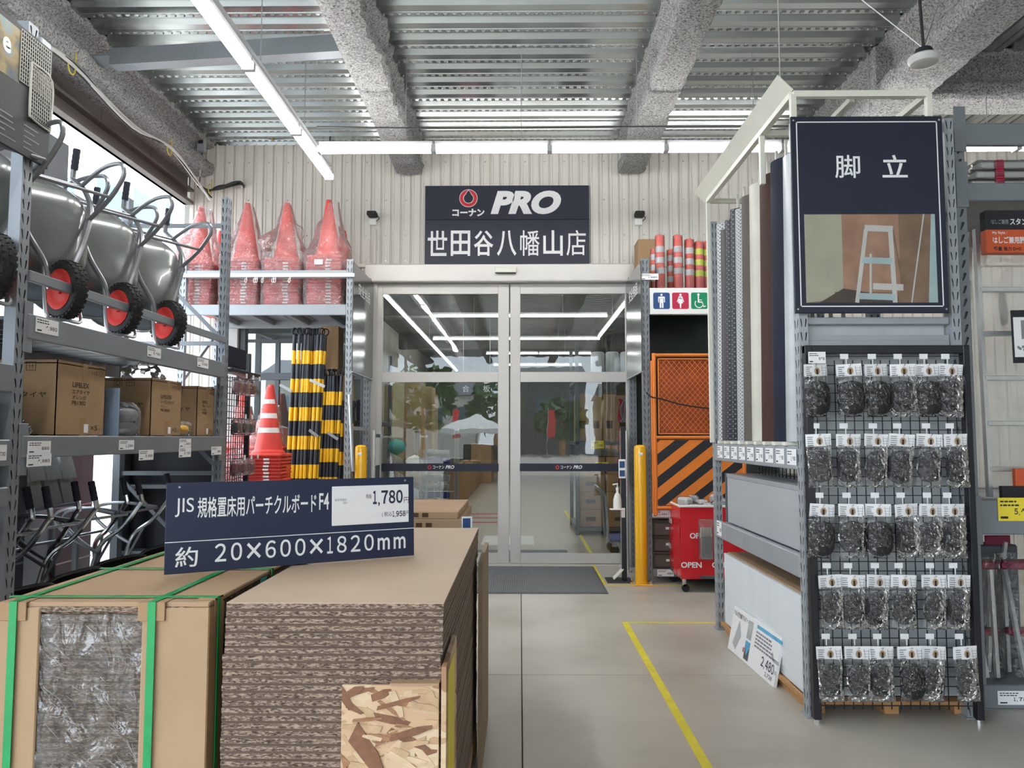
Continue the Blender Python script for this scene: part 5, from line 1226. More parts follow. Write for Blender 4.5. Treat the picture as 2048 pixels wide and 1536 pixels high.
for x, y in ((.04, .04), (.04, cd - .04), (cw - .04, .04), (cw - .04, cd - .04)):
    c = MB().lathe([(.02, .105), (.022, .13)], 10, (x, y, 0)).bbox(x - .018, x + .018, y - .012, y + .012, .05, .11, .003).build('caster', 'chrome', t); MB().lathe([(.038, -.012), (.038, .012)], 16, (x + .012, y, .038), 'y').build('wheel', 'rubber', c)
for k, (x, y, rz) in enumerate(((.18, .12, .2), (.32, .2, -.3), (.42, .14, .5), (.28, .3, .1), (.5, .25, -.2), (.12, .32, .4), (.22, .45, 0), (.45, .42, .3))):
    o = thing('glove_pack', 'bagged work gloves heaped in the red cart, %s from its corner' % ORD[k], 'gloves', (1.56 + x, 7.60 + y, z0 + .602), rz, 'glove packs in the red cart')
    MB().bbox(-.05, .05, -.08, .08, 0, .10 + .012 * k, .02).build('gloves', 'white' if k % 2 else 'rolls', o); MB().bbox(-.055, .055, -.09, .09, 0, .11 + .012 * k, .022).build('bag', 'film', o)
o = thing('glove_bunch', 'bagged white gloves hanging on the front of the red cart', 'gloves', (1.56 + .24, 7.575, .33))
MB().bbox(-.055, .055, -.035, -.005, .0, .22, .012).build('cuffs', 'inkgrey', o); 
for k in range(5): MB().lathe([(.0, .2), (.012, .21), (.012, .29), (.008, .30), (0, .302)], 8, (-.045 + k * .0225, -.02, 0)).build('finger', 'ivory', o, True)
MB().bbox(-.07, .07, -.042, -.002, -.01, .38, .01).build('bag', 'film', o)

# ================================================================== SHEET RACK ON THE RIGHT
XL, XR, YN, YFR = 1.575, 2.42, 4.30, 6.20
sr = thing('sheet_rack', 'pale steel rack on the right holding upright sheets and board stacks', 'rack', ((XL + XR) / 2, 5.2, 0))
for x in (XL, XR):
    for y in (YN, YFR): upright(sr, x, y, 3.30 if y == YN else 3.25, .05, .08, ('-x', '-y') if x == XL else ('-y',), 'rackL')
for z0, z1 in ((1.32, 1.45), (.725, .85)):
    for x in (XL - .012, XR + .012): MB().bbox(x - .02, x + .02, YN + .04, YFR - .04, z0, z1, .005).build('shelf_beam', 'rackL', sr, world=True)
    for k in range(6): MB().box(XL + .01, XR - .01, YN + .05 + k * .3, YN + .05 + k * .3 + .28, z1 - .03, z1 - .012).build('shelf_slat', 'rackL', sr, world=True)
for y in (YN, YFR):
    for z in (.25, 1.38, 2.05, 2.75): MB().beam((XL + .03, y, z), (XR - .03, y, z), .03, .04).build('end_brace', 'rackL', sr, world=True)
MB().bbox(XL + .03, XR - .03, YN + .03, YN + .045, .1, 2.16, .003).build('end_panel', 'lgrey', sr, world=True)
MB().bbox(XL + .03, XR - .03, YN - .02, YN + .02, 2.13, 2.17, .003).build('end_beam', 'rackL', sr, world=True)
MB().bbox(XL + .03, XR - .03, YN - .02, YN + .02, 1.98, 2.04, .003).build('end_beam', 'rackL', sr, world=True)
for k in range(22): MB().beam((XL + .25, YFR - .2 - k * .075, .66), (XL + .25, YFR - .2 - k * .075, 1.30), .006, .006).build('wire', 'black', sr, world=True)
for k in range(8): MB().beam((XL + .25, YN + .2, .68 + k * .08), (XL + .25, YFR - .15, .68 + k * .08), .006, .006).build('wire', 'black', sr, world=True)
# white top frame with dividers
wf = thing('divider_frame', 'cream frame with thin divider bars above the upright sheets', 'frame', (XL, YN, 1.45))
zt = 3.43; xl, xr = XL - .035, 2.30
for p, q in (((xl, YN - .06, zt), (xr, YN - .06, zt)), ((xl, YFR, zt), (xr, YFR, zt)), ((xl, YN - .06, zt), (xl, YFR, zt)), ((xr, YN - .06, zt), (xr, YFR, zt)), ((xl, YN + .5, zt), (xr, YN + .5, zt))):
    MB().beam(p, q, .035, .035).build('top_bar', 'cream', wf, world=True)
for x in (xl, xr):
    for y in (YN - .06, YN + .5, YFR): MB().bbox(x - .016, x + .016, y - .016, y + .016, 3.10 if y < YFR else 1.46, zt, .002).build('corner_bar', 'cream', wf, world=True)
ND = 10
for k in range(1, ND): 
    y = YN + .02 + (YFR - YN - .06) * k / ND
    MB().bbox(xl + .17, xl + .188, y - .007, y + .007, 1.46, zt - .015, .002).build('divider_bar', 'cream', wf, world=True)
    MB().bbox(xl + .35, xl + .37, y - .008, y + .008, 1.46, zt - .015, .002).build('divider_bar', 'cream', wf, world=True)
    MB().bbox(xl - .01, xl + .40, y - .025, y + .025, 1.452, 1.475, .003).build('divider_foot', 'cream', wf, world=True)
MB().beam((xl + .36, YN, zt), (xl + .36, YFR, zt), .03, .03).build('top_bar', 'cream', wf, world=True)
m_ = MB(); a = V((xl - .005, YN - .08, zt + .02)); b = V((xl - .005, YFR + .1, zt + .02)); o_ = V((-.085, 0, .085)); n_ = V((.003, 0, .003))
m_.add([a, b, b + o_, a + o_, a + n_, b + n_, b + o_ + n_, a + o_ + n_], [(0, 1, 2, 3), (7, 6, 5, 4), (0, 4, 5, 1), (1, 5, 6, 2), (2, 6, 7, 3), (3, 7, 4, 0)]); m_.build('tilted_plate', 'cream', wf, world=True)
MB().tube([(xl - .04, YN + .02, zt + .07), (xl - .04, YN + .02, 4.2), (xl - .08, YN + .02, ZC)], .004, 6).build('hanging_wire', 'steel', wf, world=True)
# upright sheets, far to near
sheets = [('perfL', 3.20, .10, 'light grey punched sheet at the far end of the rack', 6.000, 6.140),
          ('dkbrown', 3.12, .07, 'dark brown sheet beside the punched light grey one', 5.900, 6.000),
          ('perfD', 3.16, .10, 'black dotted sheet nearer the far end', 5.760, 5.890),
          ('perfD', 3.20, .10, 'second black dotted sheet, nearer the middle', 5.620, 5.750),
          ('perfW', 3.16, .12, 'grey punched sheet before the taupe one', 5.460, 5.610),
          ('taupe', 3.20, .10, 'taupe grey sheet in the middle of the rack', 5.280, 5.460),
          ('ivory', 3.22, .08, 'ivory sheet standing beside the brown one', 5.090, 5.270),
          ('brownroll', 3.20, .12, 'dark brown wide sheet between ivory and navy', 4.840, 5.080),
          ('navysh', 3.22, .06, 'navy blue sheet next to the near pale one', 4.640, 4.830),
          ('lgrey', 3.17, .16, 'pale grey sheet nearest the sign', 4.375, 4.630)]
for i, (mt, top, bow, nm, y0, y1) in enumerate(sheets):
    t = thing('upright_sheet', nm, 'sheet', (XL - .03, (y0 + y1) / 2, 1.476), 0, 'sheets standing in the divider rack')
    Hh = top - 1.476; wd = .34; m_ = MB(); lean = (.05, .02, 0, -.02, .06, .03, .04, -.02, 0, .0)[i]; yy0, yy1 = -(y1 - y0) / 2 - .006, (y1 - y0) / 2 + .004
    # a sheet curled to a shallow arc: front edge at the aisle, back curling away
    def fn(u, v, th=0):
        a = (u - .5) * 2; y = yy0 + (yy1 - yy0) * u; x = .01 + wd * .42 * a * a * (.45 if bow > .09 else .3) + th + .02 * v
        return (x, y * (1 + lean * 0) + lean * (1 - v) * -.35 + lean * .2, Hh * v)
    m_.grid(lambda u, v: fn(u, v), 10, 4); m_.grid(lambda u, v: fn(u, v, .006), 10, 4)
    e0 = [fn(k / 10, 1) for k in range(11)]; e1 = [fn(k / 10, 1, .006) for k in range(11)]; m_.add(e0 + e1, [(k, k + 1, 12 + k, 11 + k) for k in range(10)])
    m_.build('sheet', mt, t, True)
    if mt in ('perfL', 'perfD', 'perfW', 'lgrey', 'navysh'):
        for q in (0, 1): p = [fn(q, v / 3) for v in range(4)]; MB().tube(p, .006, 6).build('edge_trim', 'alu' if mt != 'navysh' else 'inkgrey', t)
for k in range(9):
    y = YFR - .16 - k * .196; price_tag('white card on the sheet rack beam, %s from the far end' % ORD[k], (XL - .0335, y, 1.345), (0, -1, 0), (0, 0, 1), .145, .09, '%d,480' % (k % 4 + 1), group='cards on the sheet rack beam')
# grey board bundle and white board stack
t = thing('board_bundle', 'grey wrapped board bundle on the middle shelf of the sheet rack', 'boards', (2.0, 5.2, .851))
m_ = MB(); MB().bbox(-.40, .40, -.80, .84, 0, .345, .004).build('bundle', 'greyboard', t)
for k in range(9): MB().bbox(-.405, .39, -.795, .835, .345 + k * .003, .3475 + k * .003, .0005).build('sheet', 'lgrey' if k == 8 else 'greyboard', t)
MB().bbox(-.408, -.40, -.80, -.76, .0, .37, .001).build('edge_strip', 'rackD', t); MB().bbox(-.408, -.40, .80, .84, .0, .37, .001).build('edge_strip', 'rackD', t)
price_tag('white card on the beam below the grey board bundle', (XL - .0335, 6.10, .745), (0, -1, 0), (0, 0, 1), .14, .11, '980')
t = thing('pallet', 'brown pallet under the white board stack of the sheet rack', 'pallet', (2.0, 5.2, 0))
for x in (-.42, -.02, .36): MB().bbox(x, x + .08, -.88, .86, 0, .055, .003).build('bearer', 'wood', t)
for k in range(6): MB().bbox(-.435, .44, -.90 + k * .335, -.90 + k * .335 + .12, .055, .075, .002).build('plank', 'wood', t)
MB().bbox(-.445, -.425, -.90, .90, .05, .078, .002).build('edge_plank', 'wood', t)
for k in range(20):
    o = MB().bbox(-.42, .42, -.83, .86, 0, .0262, .0012).build('white_board', 'whiteboard') if k == 0 else o.copy()
    if k: COL.objects.link(o)
    o.location = (2.0, 5.2, .079 + k * .0265); tag(o, 'topmost white foam board of the low stack' if k == 19 else 'white foam board in the low stack, %s from the top' % nth(20 - k), 'board', 'white boards in the low stack')
t = tag(MB().bbox(1.60, 2.40, 4.37, 6.02, .610, .622, .002).build('cover_sheet', 'cardL'), 'thin tan sheet lying on the white board stack', 'sheet')
# leaning price board
pA = atZ(1455, 1297, 0); pB = atZ(1548, 1375, 0); pA.z = pB.z = .004
s_ = flat('price_board', 'white price board reading 2,480 leaning on the white board stack', 'sign', pA, pB - pA, (.20, .0, 1)); bw = (pB - pA).length; bh = .30
MB().bbox(0, bw, 0, bh, -.022, 0, .002).build('panel', 'paper', s_)
text(s_, 'アルミ複合板アルビーノ', .02, bh - .055, .30, .035, 'ink', .001, .015)
MB().add([(.08, .06, .001), (.15, .03, .001), (.22, .14, .001), (.15, .235, .001)], [(0, 1, 2, 3)]).build('board_picture', 'lgrey', s_)
for z, c1, c2, c3 in ((.155, 'lgrey', 'rackD', 'greyboard'), (.02, 'skyb', 'rackD', 'paper')):
    MB().box(.315, .40, z, z + .12, 0, .001).build('photo', c2 if z < .1 else c3, s_)
    MB().add([(.315, z + .12, .0014), (.40, z + .12, .0014), (.40, z + .085, .0014), (.357, z + .03, .0014), (.315, z + .085, .0014)], [(0, 1, 2, 3, 4)]).build('photo_sky', c1, s_)
MB().box(.285, .305, .055, .085, 0, .001).build('red_mark', 'sred', s_)
MB().box(.47, .88, bh - .04, bh - .018, 0, .001).build('blue_bar', 'skyb', s_)
pm = MB(); rr = random.Random(4)
for k in range(5):
    x = .47
    while x < .47 + .24 + .02 * k: l = rr.uniform(.02, .05); pm.box(x, x + l, bh - .07 - k * .022, bh - .058 - k * .022, 0, .001); x += l + .008
pm.build('print', 'inkgrey', s_, kind='stuff')
run(s_, '2,480', .62, .062, .21, .06, 'inkn', .001, .02); text(s_, '円', .84, .062, .03, .03, 'inkn', .001); text(s_, '2,728', .70, .018, .12, .03, 'inkgrey', .001, .02)
MB().add([(.76, .15, .001), (.80, .135, .001), (.88, .135, .001), (.88, .155, .001), (.80, .155, .001), (.77, .19, .001)], [(0, 1, 2, 3, 4, 5)]).build('corner_picture', 'greyboard', s_)

# big stepladder sign on the rack end
p0 = atY(1599, 625, 4.19); p1 = atY(1878, 228, 4.19); W = .845; H = p1.z - p0.z
sg = flat('category_sign', 'tall navy sign with a stepladder photo on the sheet rack end', 'sign', (1.515, 4.215, p0.z), (1, 0, 0), (0, 0, 1))
MB().bbox(0, W, 0, H, -.015, 0, .003).build('panel', 'navy', sg)
bd = MB()
for a in ((.03, W - .03, .035, .041), (.03, W - .03, H - .036, H - .030), (.03, .036, .035, H - .03), (W - .036, W - .03, .035, H - .03)): bd.box(a[0], a[1], a[2], a[3], 0, .0008)
bd.build('border_line', 'letter', sg)
text(sg, '脚', W * .285, H * .682, W * .165, H * .118, 'letter', .001, .008); text(sg, '立', W * .595, H * .684, W * .165, H * .116, 'letter', .001, .014)
px_, py_, pw_, ph_ = .062, .058, W - .124, H * .445
def rel(u, v): return (px_ + u * pw_, py_ + v * ph_)
def pp(name, mt, z, pts): MB().add([(*rel(u, v), z) for u, v in pts], [tuple(range(len(pts)))]).build(name, mt, ph)
ph = MB().box(px_, px_ + pw_, py_, py_ + ph_, 0, .0006).build('photo', 'p3', sg)
pp('photo_wall', 'p1', .0010, [(0, 0), (.12, .02), (.285, .15), (.285, 1), (0, 1)]); pp('photo_wall', 'p2', .0010, [(.285, .12), (.72, .12), (.72, 1), (.285, 1)])
pp('photo_edge', 'p6', .0010, [(.93, 0), (1, 0), (1, 1), (.97, 1)]); pp('photo_floor', 'p4', .0012, [(.1, 0), (.7, 0), (.7, .06), (.285, .16)])
pp('photo_stool', 'p4', .0014, [(.22, 0), (.34, 0), (.34, .12), (.22, .12)])
def stroke(name, mt, z, a, b, w_): 
    a = V((*rel(*a), z)); b = V((*rel(*b), z)); n2 = (b - a).normalized().cross(V((0, 0, 1))) * w_ / 2; MB().add([a - n2, b - n2, b + n2, a + n2], [(0, 1, 2, 3)]).build(name, mt, ph)
stroke('photo_rail', 'p5', .0016, (.47, .83), (.385, 0), .022); stroke('photo_rail', 'p5', .0016, (.655, .85), (.675, 0), .026); stroke('photo_rail', 'p3', .0015, (.67, .85), (.76, 0), .012); stroke('photo_rail', 'p5', .0015, (.50, .55), (.49, .1), .012)
stroke('photo_pole', 'p5', .0016, (.915, 1), (.80, 0), .008)
for (x0_, x1_, v, c) in ((.46, .675, .84, 'p5'), (.435, .66, .475, 'p6'), (.40, .675, .07, 'p6'), (.51, .74, .18, 'p5')): stroke('photo_step', c, .0018, (x0_, v + .005), (x1_, v - .01), .035)
for u, v in ((.02, .02), (.98, .02), (.02, .98), (.98, .98)): MB().lathe([(.006, 0), (.004, .002)], 8, (W * u, H * v, 0)).build('rivet', 'steel', sg)

# wire net display with hanging packs
dn = thing('net_display', 'black framed wire net display hung with shoe-cover packs', 'display', (1.99, 4.17, 0))
x0, x1, zb, zt = 1.545, 2.40, .02, 2.0; yn = 4.19
MB().bbox(x0, x0 + .04, yn - .02, yn + .03, zb, zt, .003).build('frame_post', 'black', dn, world=True); MB().bbox(x1 - .0, x1 + .035, yn - .02, yn + .03, zb, zt, .003).build('frame_post', 'black', dn, world=True)
MB().bbox(x0, x1 + .035, yn - .015, yn + .02, zt - .045, zt, .003).build('frame_rail', 'black', dn, world=True)
for x in (x0 + .02, x1 + .015): MB().lathe([(.018, 0), (.018, .02)], 10, (x, yn, 0)).build('foot', 'chrome', dn, world=True)
k = 0; x = x0 + .065
vw = MB().beam((0, 0, 0), (0, 0, zt - .10 - zb - .03), .0045, .0045).mesh('wire', 'black'); hw = MB().beam((0, 0, 0), (x1 - x0 - .04, 0, 0), .0045, .0045).mesh('wire', 'black')
while x < x1 - .01: o = link('wire', vw, dn); o.location = V((x, yn, zb + .05)) - dn.location; x += .05
z = zb + .07
while z < zt - .05: o = link('wire', hw, dn); o.location = V((x0 + .04, yn - .005, z)) - dn.location; z += .05
hwid, hhei = .130, .066
def pack_meshes(seed):
    rr = random.Random(seed); hc = MB(); hc.grid(lambda u, v: ((u - .5) * hwid, -.012 + .006 * cos((u - .5) * 5 + seed) * v, -hhei * v), 6, 2); hc.grid(lambda u, v: ((u - .5) * hwid, -.0105 + .006 * cos((u - .5) * 5 + seed) * v, -hhei * v), 6, 2)
    ct = MB(); L = rr.uniform(.165, .19)
    def cf(u, v):
        a = u * 2 * pi; q = V((cos(a) * 2, sin(a) * 2, v * 5 + seed * 3)); r = (.5 * (1 - abs(2 * v - 1) ** 5)) ** .5; rx = .060 * r * 1.35 * (1 + .20 * noise.noise(q)); ry = .026 * r * 1.3 * (1 + .3 * noise.noise(q * 1.4))
        return (rx * cos(a) + .006 * sin(seed), -.012 + ry * sin(a), -hhei - .022 - L * v)
    ct.grid(cf, 24, 16)
    fm = MB(); T = .225
    def ff(sgn):
        def g(u, v):
            q = V((u * 5, v * 7, seed * 2 + sgn)); d = (.030 * sin(pi * u) ** .5 * sin(pi * min(1, v * .9 + .1)) ** .5 if 0 < u < 1 else 0) + .007 * noise.noise(q * 2.2); ex = .004 * noise.noise(V((v * 9, seed, 0)))
            return ((u - .5) * hwid * (1.0 - .05 * sin(pi * v)) + ex, -.012 - sgn * d, -hhei * .9 - T * v)
        return g
    fm.grid(ff(1), 14, 20); fm.grid(ff(-1), 14, 20)
    pr = MB()
    for k in range(4): l = rr.uniform(.02, .035); pr.box(-.058, -.058 + l, -.0205, -.0202, -.018 - k * .011, -.014 - k * .011)
    pr.box(-.058, -.028, -.0205, -.0202, -.064, -.057)
    for q in ((.03, .012, .045, .062), (.055, .012, .062, .062)): pr.add([(q[0], -.0205, -q[1]), (q[0] + .0018, -.0205, -q[1]), (q[2] - .008, -.0205, -q[3]), (q[2] - .010, -.0205, -q[3])], [(0, 1, 2, 3)])
    for z_ in (.022, .036, .05): pr.box(.03, .058, -.0205, -.0203, -z_ - .0016, -z_)
    pc = MB(); pc.add([(.004 + .016 * cos(a), -.0207, -.038 + .02 * sin(a)) for a in [q * pi / 7 for q in range(14)]], [tuple(range(14))])
    fo = MB().box(-.001, .010, -.0211, -.0209, -.056, -.028)
    return hc.mesh('header_card', 'paper', True), ct.mesh('contents', 'socks', True), fm.mesh('bag', 'film', True), pr.mesh('print', 'inkgrey'), pc.mesh('picture', 'cardL'), fo.mesh('picture_foot', 'ink')
PK = [pack_meshes(s) for s in (1, 2, 3, 4, 5)]
hk = MB().tube([(0, .02, .012), (0, -.035, .0), (0, -.05, .01)], .0028, 6).mesh('hook', 'chrome', True); ht = MB().box(-.022, .022, -.001, .001, 0, .028).mesh('price_plate', 'paper')
rows = [(728, (1630, 1698, 1751, 1806, 1855, 1902)), (868, (1637, 1697, 1753, 1805, 1860, 1911)), (1008, (1645, 1703, 1757, 1812, 1862, 1906)), (1150, (1660, 1706, 1757, 1808, 1868, 1918)), (1293, (1658, 1715, 1762, 1820, 1868, 1930))]
rk = random.Random(8); RN = ['top', 'second', 'third', 'fourth', 'bottom']
for r_, (py, pxs) in enumerate(rows):
    for c_, px in enumerate(pxs):
        p = atY(px, py, 4.14); pos = V((p.x, 4.155, p.z))
        t = thing('shoe_cover_pack', 'black shoe-cover pack in the %s row of the net display, %s from the sheets' % (RN[r_], ORD[c_]), 'hanging pack', pos, 0, 'packs hanging on the wire net')
        t.rotation_euler = (0, R(rk.uniform(-4, 4)), R(rk.uniform(-9, 9))); ms = PK[rk.randrange(5)]
        for nm, me in zip(('header_card', 'contents', 'bag', 'print', 'picture', 'picture_foot'), ms): 
            o = link(nm, me, t, 'stuff' if nm == 'print' else None)
            if nm in ('contents', 'bag') and r_ in (0, 2): o.scale = (1.1, 1.15, 1)
        q = thing('display_hook', 'chrome hook with white plate, %s row of the net display, %s along' % (RN[r_], ORD[c_]), 'hook', pos + V((.0, .012, -.012)), 0, 'hooks on the wire net')
        link('hook', hk, q); o = link('price_plate', ht, q); o.location = (-.004 - .008 * (c_ % 2), .004, .042)
        MB().box(-.004, .002, .004, .006, .01, .045).build('stem', 'white', q)
p = atY(1616, 727, 4.12); price_tag('white price card reading 948 on the net display corner', (p.x, 4.115, p.z), (1, 0, 0), (0, 0, 1), .092, .062, '948')

# ---- ladder rack at the right edge
YR = 4.44
lr2 = thing('steel_rack', 'grey steel rack at the right edge holding stepladders', 'rack', (3.4, 4.9, 0))
upright(lr2, 2.53, YR, 3.36, .12, .06, ('-y',), 'rack'); upright(lr2, 2.53, 5.5, 3.36, .08, .06, ('-y',), 'rack'); upright(lr2, 4.3, YR, 3.36, .1, .06, ('-y',), 'rack'); upright(lr2, 4.3, 5.5, 3.36, .08, .06, ('-y',), 'rack')
for z0, z1 in ((3.20, 3.33), (2.87, 2.975), (.955, 1.15), (.0, .13)):
    for y in (YR - .015, 5.5): MB().bbox(2.57, 4.24, y - .02, y + .02, z0, z1, .006).build('shelf_beam', 'rack', lr2, world=True)
    if z1 < 3.3: MB().box(2.56, 4.24, YR + .02, 5.46, z1 - .03, z1 - .01).build('shelf_deck', 'rack', lr2, world=True)
for y, s in ((YR - .036, 1),):
    for z in (3.16, 2.83, .90): MB().bbox(2.53, 2.60, y - .004, y, z, z + .27, .002).build('beam_end_plate', 'rack', lr2, world=True)
MB().beam((2.50, YR + .03, .4), (2.50, 5.47, 1.4), .02, .03).build('diagonal_brace', 'rack', lr2, world=True)
def stepladder(t, w0, w1, H_, n_, y0, y1, mt='alu', rungw=.028):
    for s in (-1, 1):
        MB().beam((s * w0 / 2, y0, 0), (s * w1 / 2, y1, H_), .035, .022, (1, 0, 0)).build('rail', mt, t); MB().beam((s * (w0 / 2 + .02), y0 + .22, 0), (s * w1 / 2, y1 + .06, H_), .03, .022, (1, 0, 0)).build('rear_rail', mt, t)
    for k in range(n_):
        u = (k + .6) / n_; w_ = (w0 + (w1 - w0) * u) / 2; MB().bbox(-w_, w_, y0 + (y1 - y0) * u - .02, y0 + (y1 - y0) * u + .03, H_ * u - rungw / 2, H_ * u + rungw / 2, .003).build('step', mt, t)
    return t
t = thing('stepladder', 'white aluminium stepladder in milky film on the right rack', 'ladder', (3.02, 4.62, 1.152)); stepladder(t, .52, .46, 1.62, 6, -.03, .05)
m_ = MB(); m_.grid(lambda u, v: (-.28 + .58 * u, -.02 + .07 * v + .015 * noise.noise(V((u * 5, v * 9, 2))) + .07, .02 + 1.58 * v), 16, 30); m_.build('film_wrap', 'ladderglass', t, True)
hd_ = thing('header_card', 'black and orange header card on the wrapped stepladder', 'card', (2.74, 4.48, 2.60)); MB().bbox(0, .62, 0, .06, .12, .235, .003).build('black_band', 'ink', hd_); MB().bbox(0, .62, 0, .06, -.02, .12, .003).build('orange_band', 'oranget', hd_)
M = face((0, -.0015, 0), (1, 0, 0), (0, 0, 1))
text(hd_, 'はしご兼用', .03, .150, .10, .03, 'inkgrey', 0, .02, 0, M); text(hd_, 'スタンダード', .14, .145, .20, .042, 'letter', 0, .02, 0, M); text(hd_, 'My Style :', .035, .088, .085, .02, 'letter', 0, .01, 0, M); text(hd_, 'はしご兼用脚立', .035, .035, .22, .042, 'letter', 0, .02, 0, M)
text(hd_, '軽量 強力 D×G', .04, -.008, .16, .025, 'ink', 0, .02, 0, M)
pm = MB()
for a, b in (((.27, .10), (.255, -.01)), ((.31, .10), (.325, -.01)), ((.265, .06), (.318, .06)), ((.26, .02), (.322, .02)), ((.27, .10), (.31, .10))): pm.beam((a[0], -.002, a[1]), (b[0], -.002, b[1]), .002, .005)
pm.build('ladder_drawing', 'letter', hd_)
sh = flat('instruction_sheet', 'printed instruction sheet hung on the wrapped stepladder', 'card', (2.86, 4.475, 1.93), (1, 0, .02), (0, 0, 1)); MB().bbox(0, .42, 0, .31, -.003, 0, .001).build('sheet', 'ink', sh); MB().box(.012, .40, .035, .268, 0, .001).build('paper_area', 'paper', sh)
text(sh, 'はじめに', .085, .275, .1, .028, 'letter', .0015, .02); MB().box(.16, .30, .20, .262, .001, .0015).build('orange_patch', 'oranget', sh)
pm = MB(); pm.box(.055, .115, .14, .25, .001, .0015); pm.box(.115, .145, .14, .20, .001, .0015); rr = random.Random(9)
for k in range(26): x = .025 + rr.uniform(0, .35); z = .05 + rr.uniform(0, .07); pm.box(x, x + .012, z, z + .014, .001, .0015)
for k in range(6): pm.box(.06, .11, .15 + k * .016, .155 + k * .016, .001, .0017)
pm.build('print', 'inkgrey', sh, kind='stuff')
t = thing('ladder_card', 'black and orange card at the foot of the wrapped stepladder', 'card', (2.76, 4.47, 1.152)); MB().bbox(0, .5, 0, .03, 0, .07, .002).build('black_band', 'ink', t); MB().bbox(.08, .5, .0, .03, .07, .17, .002).build('orange_band', 'oranget', t)
for k in range(3):
    t = thing('ladder_bundle', 'film-wrapped white folding ladder on the top shelf, %s of its pile' % ['lowest', 'middle', 'topmost'][k], 'ladder', (3.05, 4.75, 2.977 + k * .058), 0, 'wrapped ladders on the top shelf')
    for y in (-.18, -.06, .06, .18): MB().bbox(-.36 + .03 * k, 1.1, y - .05, y + .05, .004, .052, .006).build('rail', 'alu', t)
    for x in (-.22, .28): MB().bbox(x, x + .05, -.245, .245, .0, .056, .004).build('red_band', 'sred', t)
    MB().bbox(-.40 + .03 * k, 1.12, -.25, .25, .0, .057, .015).build('film_wrap', 'film', t)
for i, x in enumerate((2.70, 2.92, 3.16)):
    t = thing('step_stool', 'folded red and black step stool in clear film, %s on the low shelf' % ORD[i], 'step stool', (x, 4.60, .131), 0, 'folded step stools on the low shelf')
    for s in (-1, 1): MB().beam((s * .03, -.06, 0), (s * .07 - .02, .0, .62), .026, .02, (1, 0, 0)).build('leg', 'alu', t); MB().beam((s * .05, .06, 0), (s * .08, .03, .62), .026, .02, (1, 0, 0)).build('rear_leg', 'alu', t)
    MB().bbox(-.11, .10, -.03, .07, .60, .65, .012).build('top_step', 'maroon', t); MB().bbox(-.08, .09, -.02, .05, .22, .26, .01).build('step', 'maroon', t)
    m_ = MB(); m_.grid(lambda u, v: ((.115 + .012 * noise.noise(V((cos(u * 6.28) * 2, sin(u * 6.28) * 2, v * 6 + i)))) * cos(u * 2 * pi), .02 + .1 * sin(u * 2 * pi), .0 + .68 * v), 24, 16); m_.build('film_wrap', 'film', t, True)
for i, x in enumerate((2.74, 3.0)):
    t = thing('folded_stool', 'dark folded stool in film lying above the step stools, %s from the post' % ORD[i], 'step stool', (x, 4.95, .131), 0, 'stools behind the step stools')
    MB().bbox(-.13, .11, -.05, .10, 0, .70, .01).build('body', 'rackD', t); MB().bbox(-.10, .06, -.06, -.05, .70, .76, .004).build('grip', 'maroon', t); MB().beam((-.05, -.06, .3), (.02, -.07, .72), .02, .02).build('leg', 'alu', t)
price_tag('yellow price card reading 5,480 on the stepladder rack', (atY(1997, 1042, 4.40).x, 4.402, atY(1997, 1042, 4.40).z), (1, 0, 0), (0, 0, 1), .21, .13, '5,480', 'ytag')
price_tag('white price card on the lowest beam of the stepladder rack', (atY(1995, 1385, 4.40).x, 4.402, .025), (1, 0, 0), (0, 0, 1), .2, .075, '1,780')

# ================================================================== INSIDE THE STORE
def gondola(label, x0, x1, y0, y1, zs, top, mt='rackD'):
    t = thing('store_shelf', label, 'shelf', ((x0 + x1) / 2, (y0 + y1) / 2, 0))
    for x in (x0 + .03, x1 - .03):
        for y in (y0 + .03, y1 - .03): MB().bbox(x - .03, x + .03, y - .03, y + .03, 0, top, .004).build('post', mt, t, world=True)
    for z in zs: MB().bbox(x0, x1, y0, y1, z - .06, z, .004).build('shelf', mt, t, world=True)
    return t
gondola('dark shelf rack inside the store, right of the doors', 0.86, 2.2, 12.0, 13.4, (.12, 1.44, 2.42), 3.0)
for i in range(4): 
    t = carton('carton', 'tall brown carton on the store shelf, %s from the aisle' % ORD[i], 0.88 + i * .21, 1.08 + i * .21, 12.1, 12.6, 1.442, 2.18 - .02 * (i % 2), 'card', 'tall cartons in the store', False)
    MB().box(-.05, .05, -.2515, -.2505, .2, .32).build('print', 'inkbr', t)
for r_ in range(4):
    for c_ in range(2):
        t = carton('carton', 'low brown carton inside the store, layer %s, %s column' % (['one', 'two', 'three', 'four'][r_], ['aisle', 'wall'][c_]), 0.90 + c_ * .44, 1.32 + c_ * .44, 12.05, 12.6, .122 + r_ * .27, .388 + r_ * .27, 'card', 'low cartons in the store', True)
        MB().box(-.09, .06, -.276, -.2755, .09, .15).build('print', 'inkbr', t)
for x, z, nm in ((1.10, 1.38, 'shelf edge'), (1.17, 1.05, 'low cartons')):
    price_tag('yellow price card on the store %s' % nm, (x, 11.985 if z > 1.2 else 12.035, z - .05), (1, 0, 0), (0, 0, 1), .2, .12, '12,800', 'ytag')
for i in range(4):
    o = MB().lathe([(.11, 0), (.115, .05), (.11, .42), (.09, .45), (0, .45)], 18).build('foam_roll', 'rolls', None, True); o.location = (1.25 + i * .235, 12.35, 2.421); tag(o, 'pale grey roll standing on the store shelf top, %s from the aisle' % ORD[i], 'roll', 'rolls on the store shelf')
gondola('dark shelf rack along the far right of the store', 2.3, 3.4, 14, 24, (.15, 1.2, 2.2), 2.8)
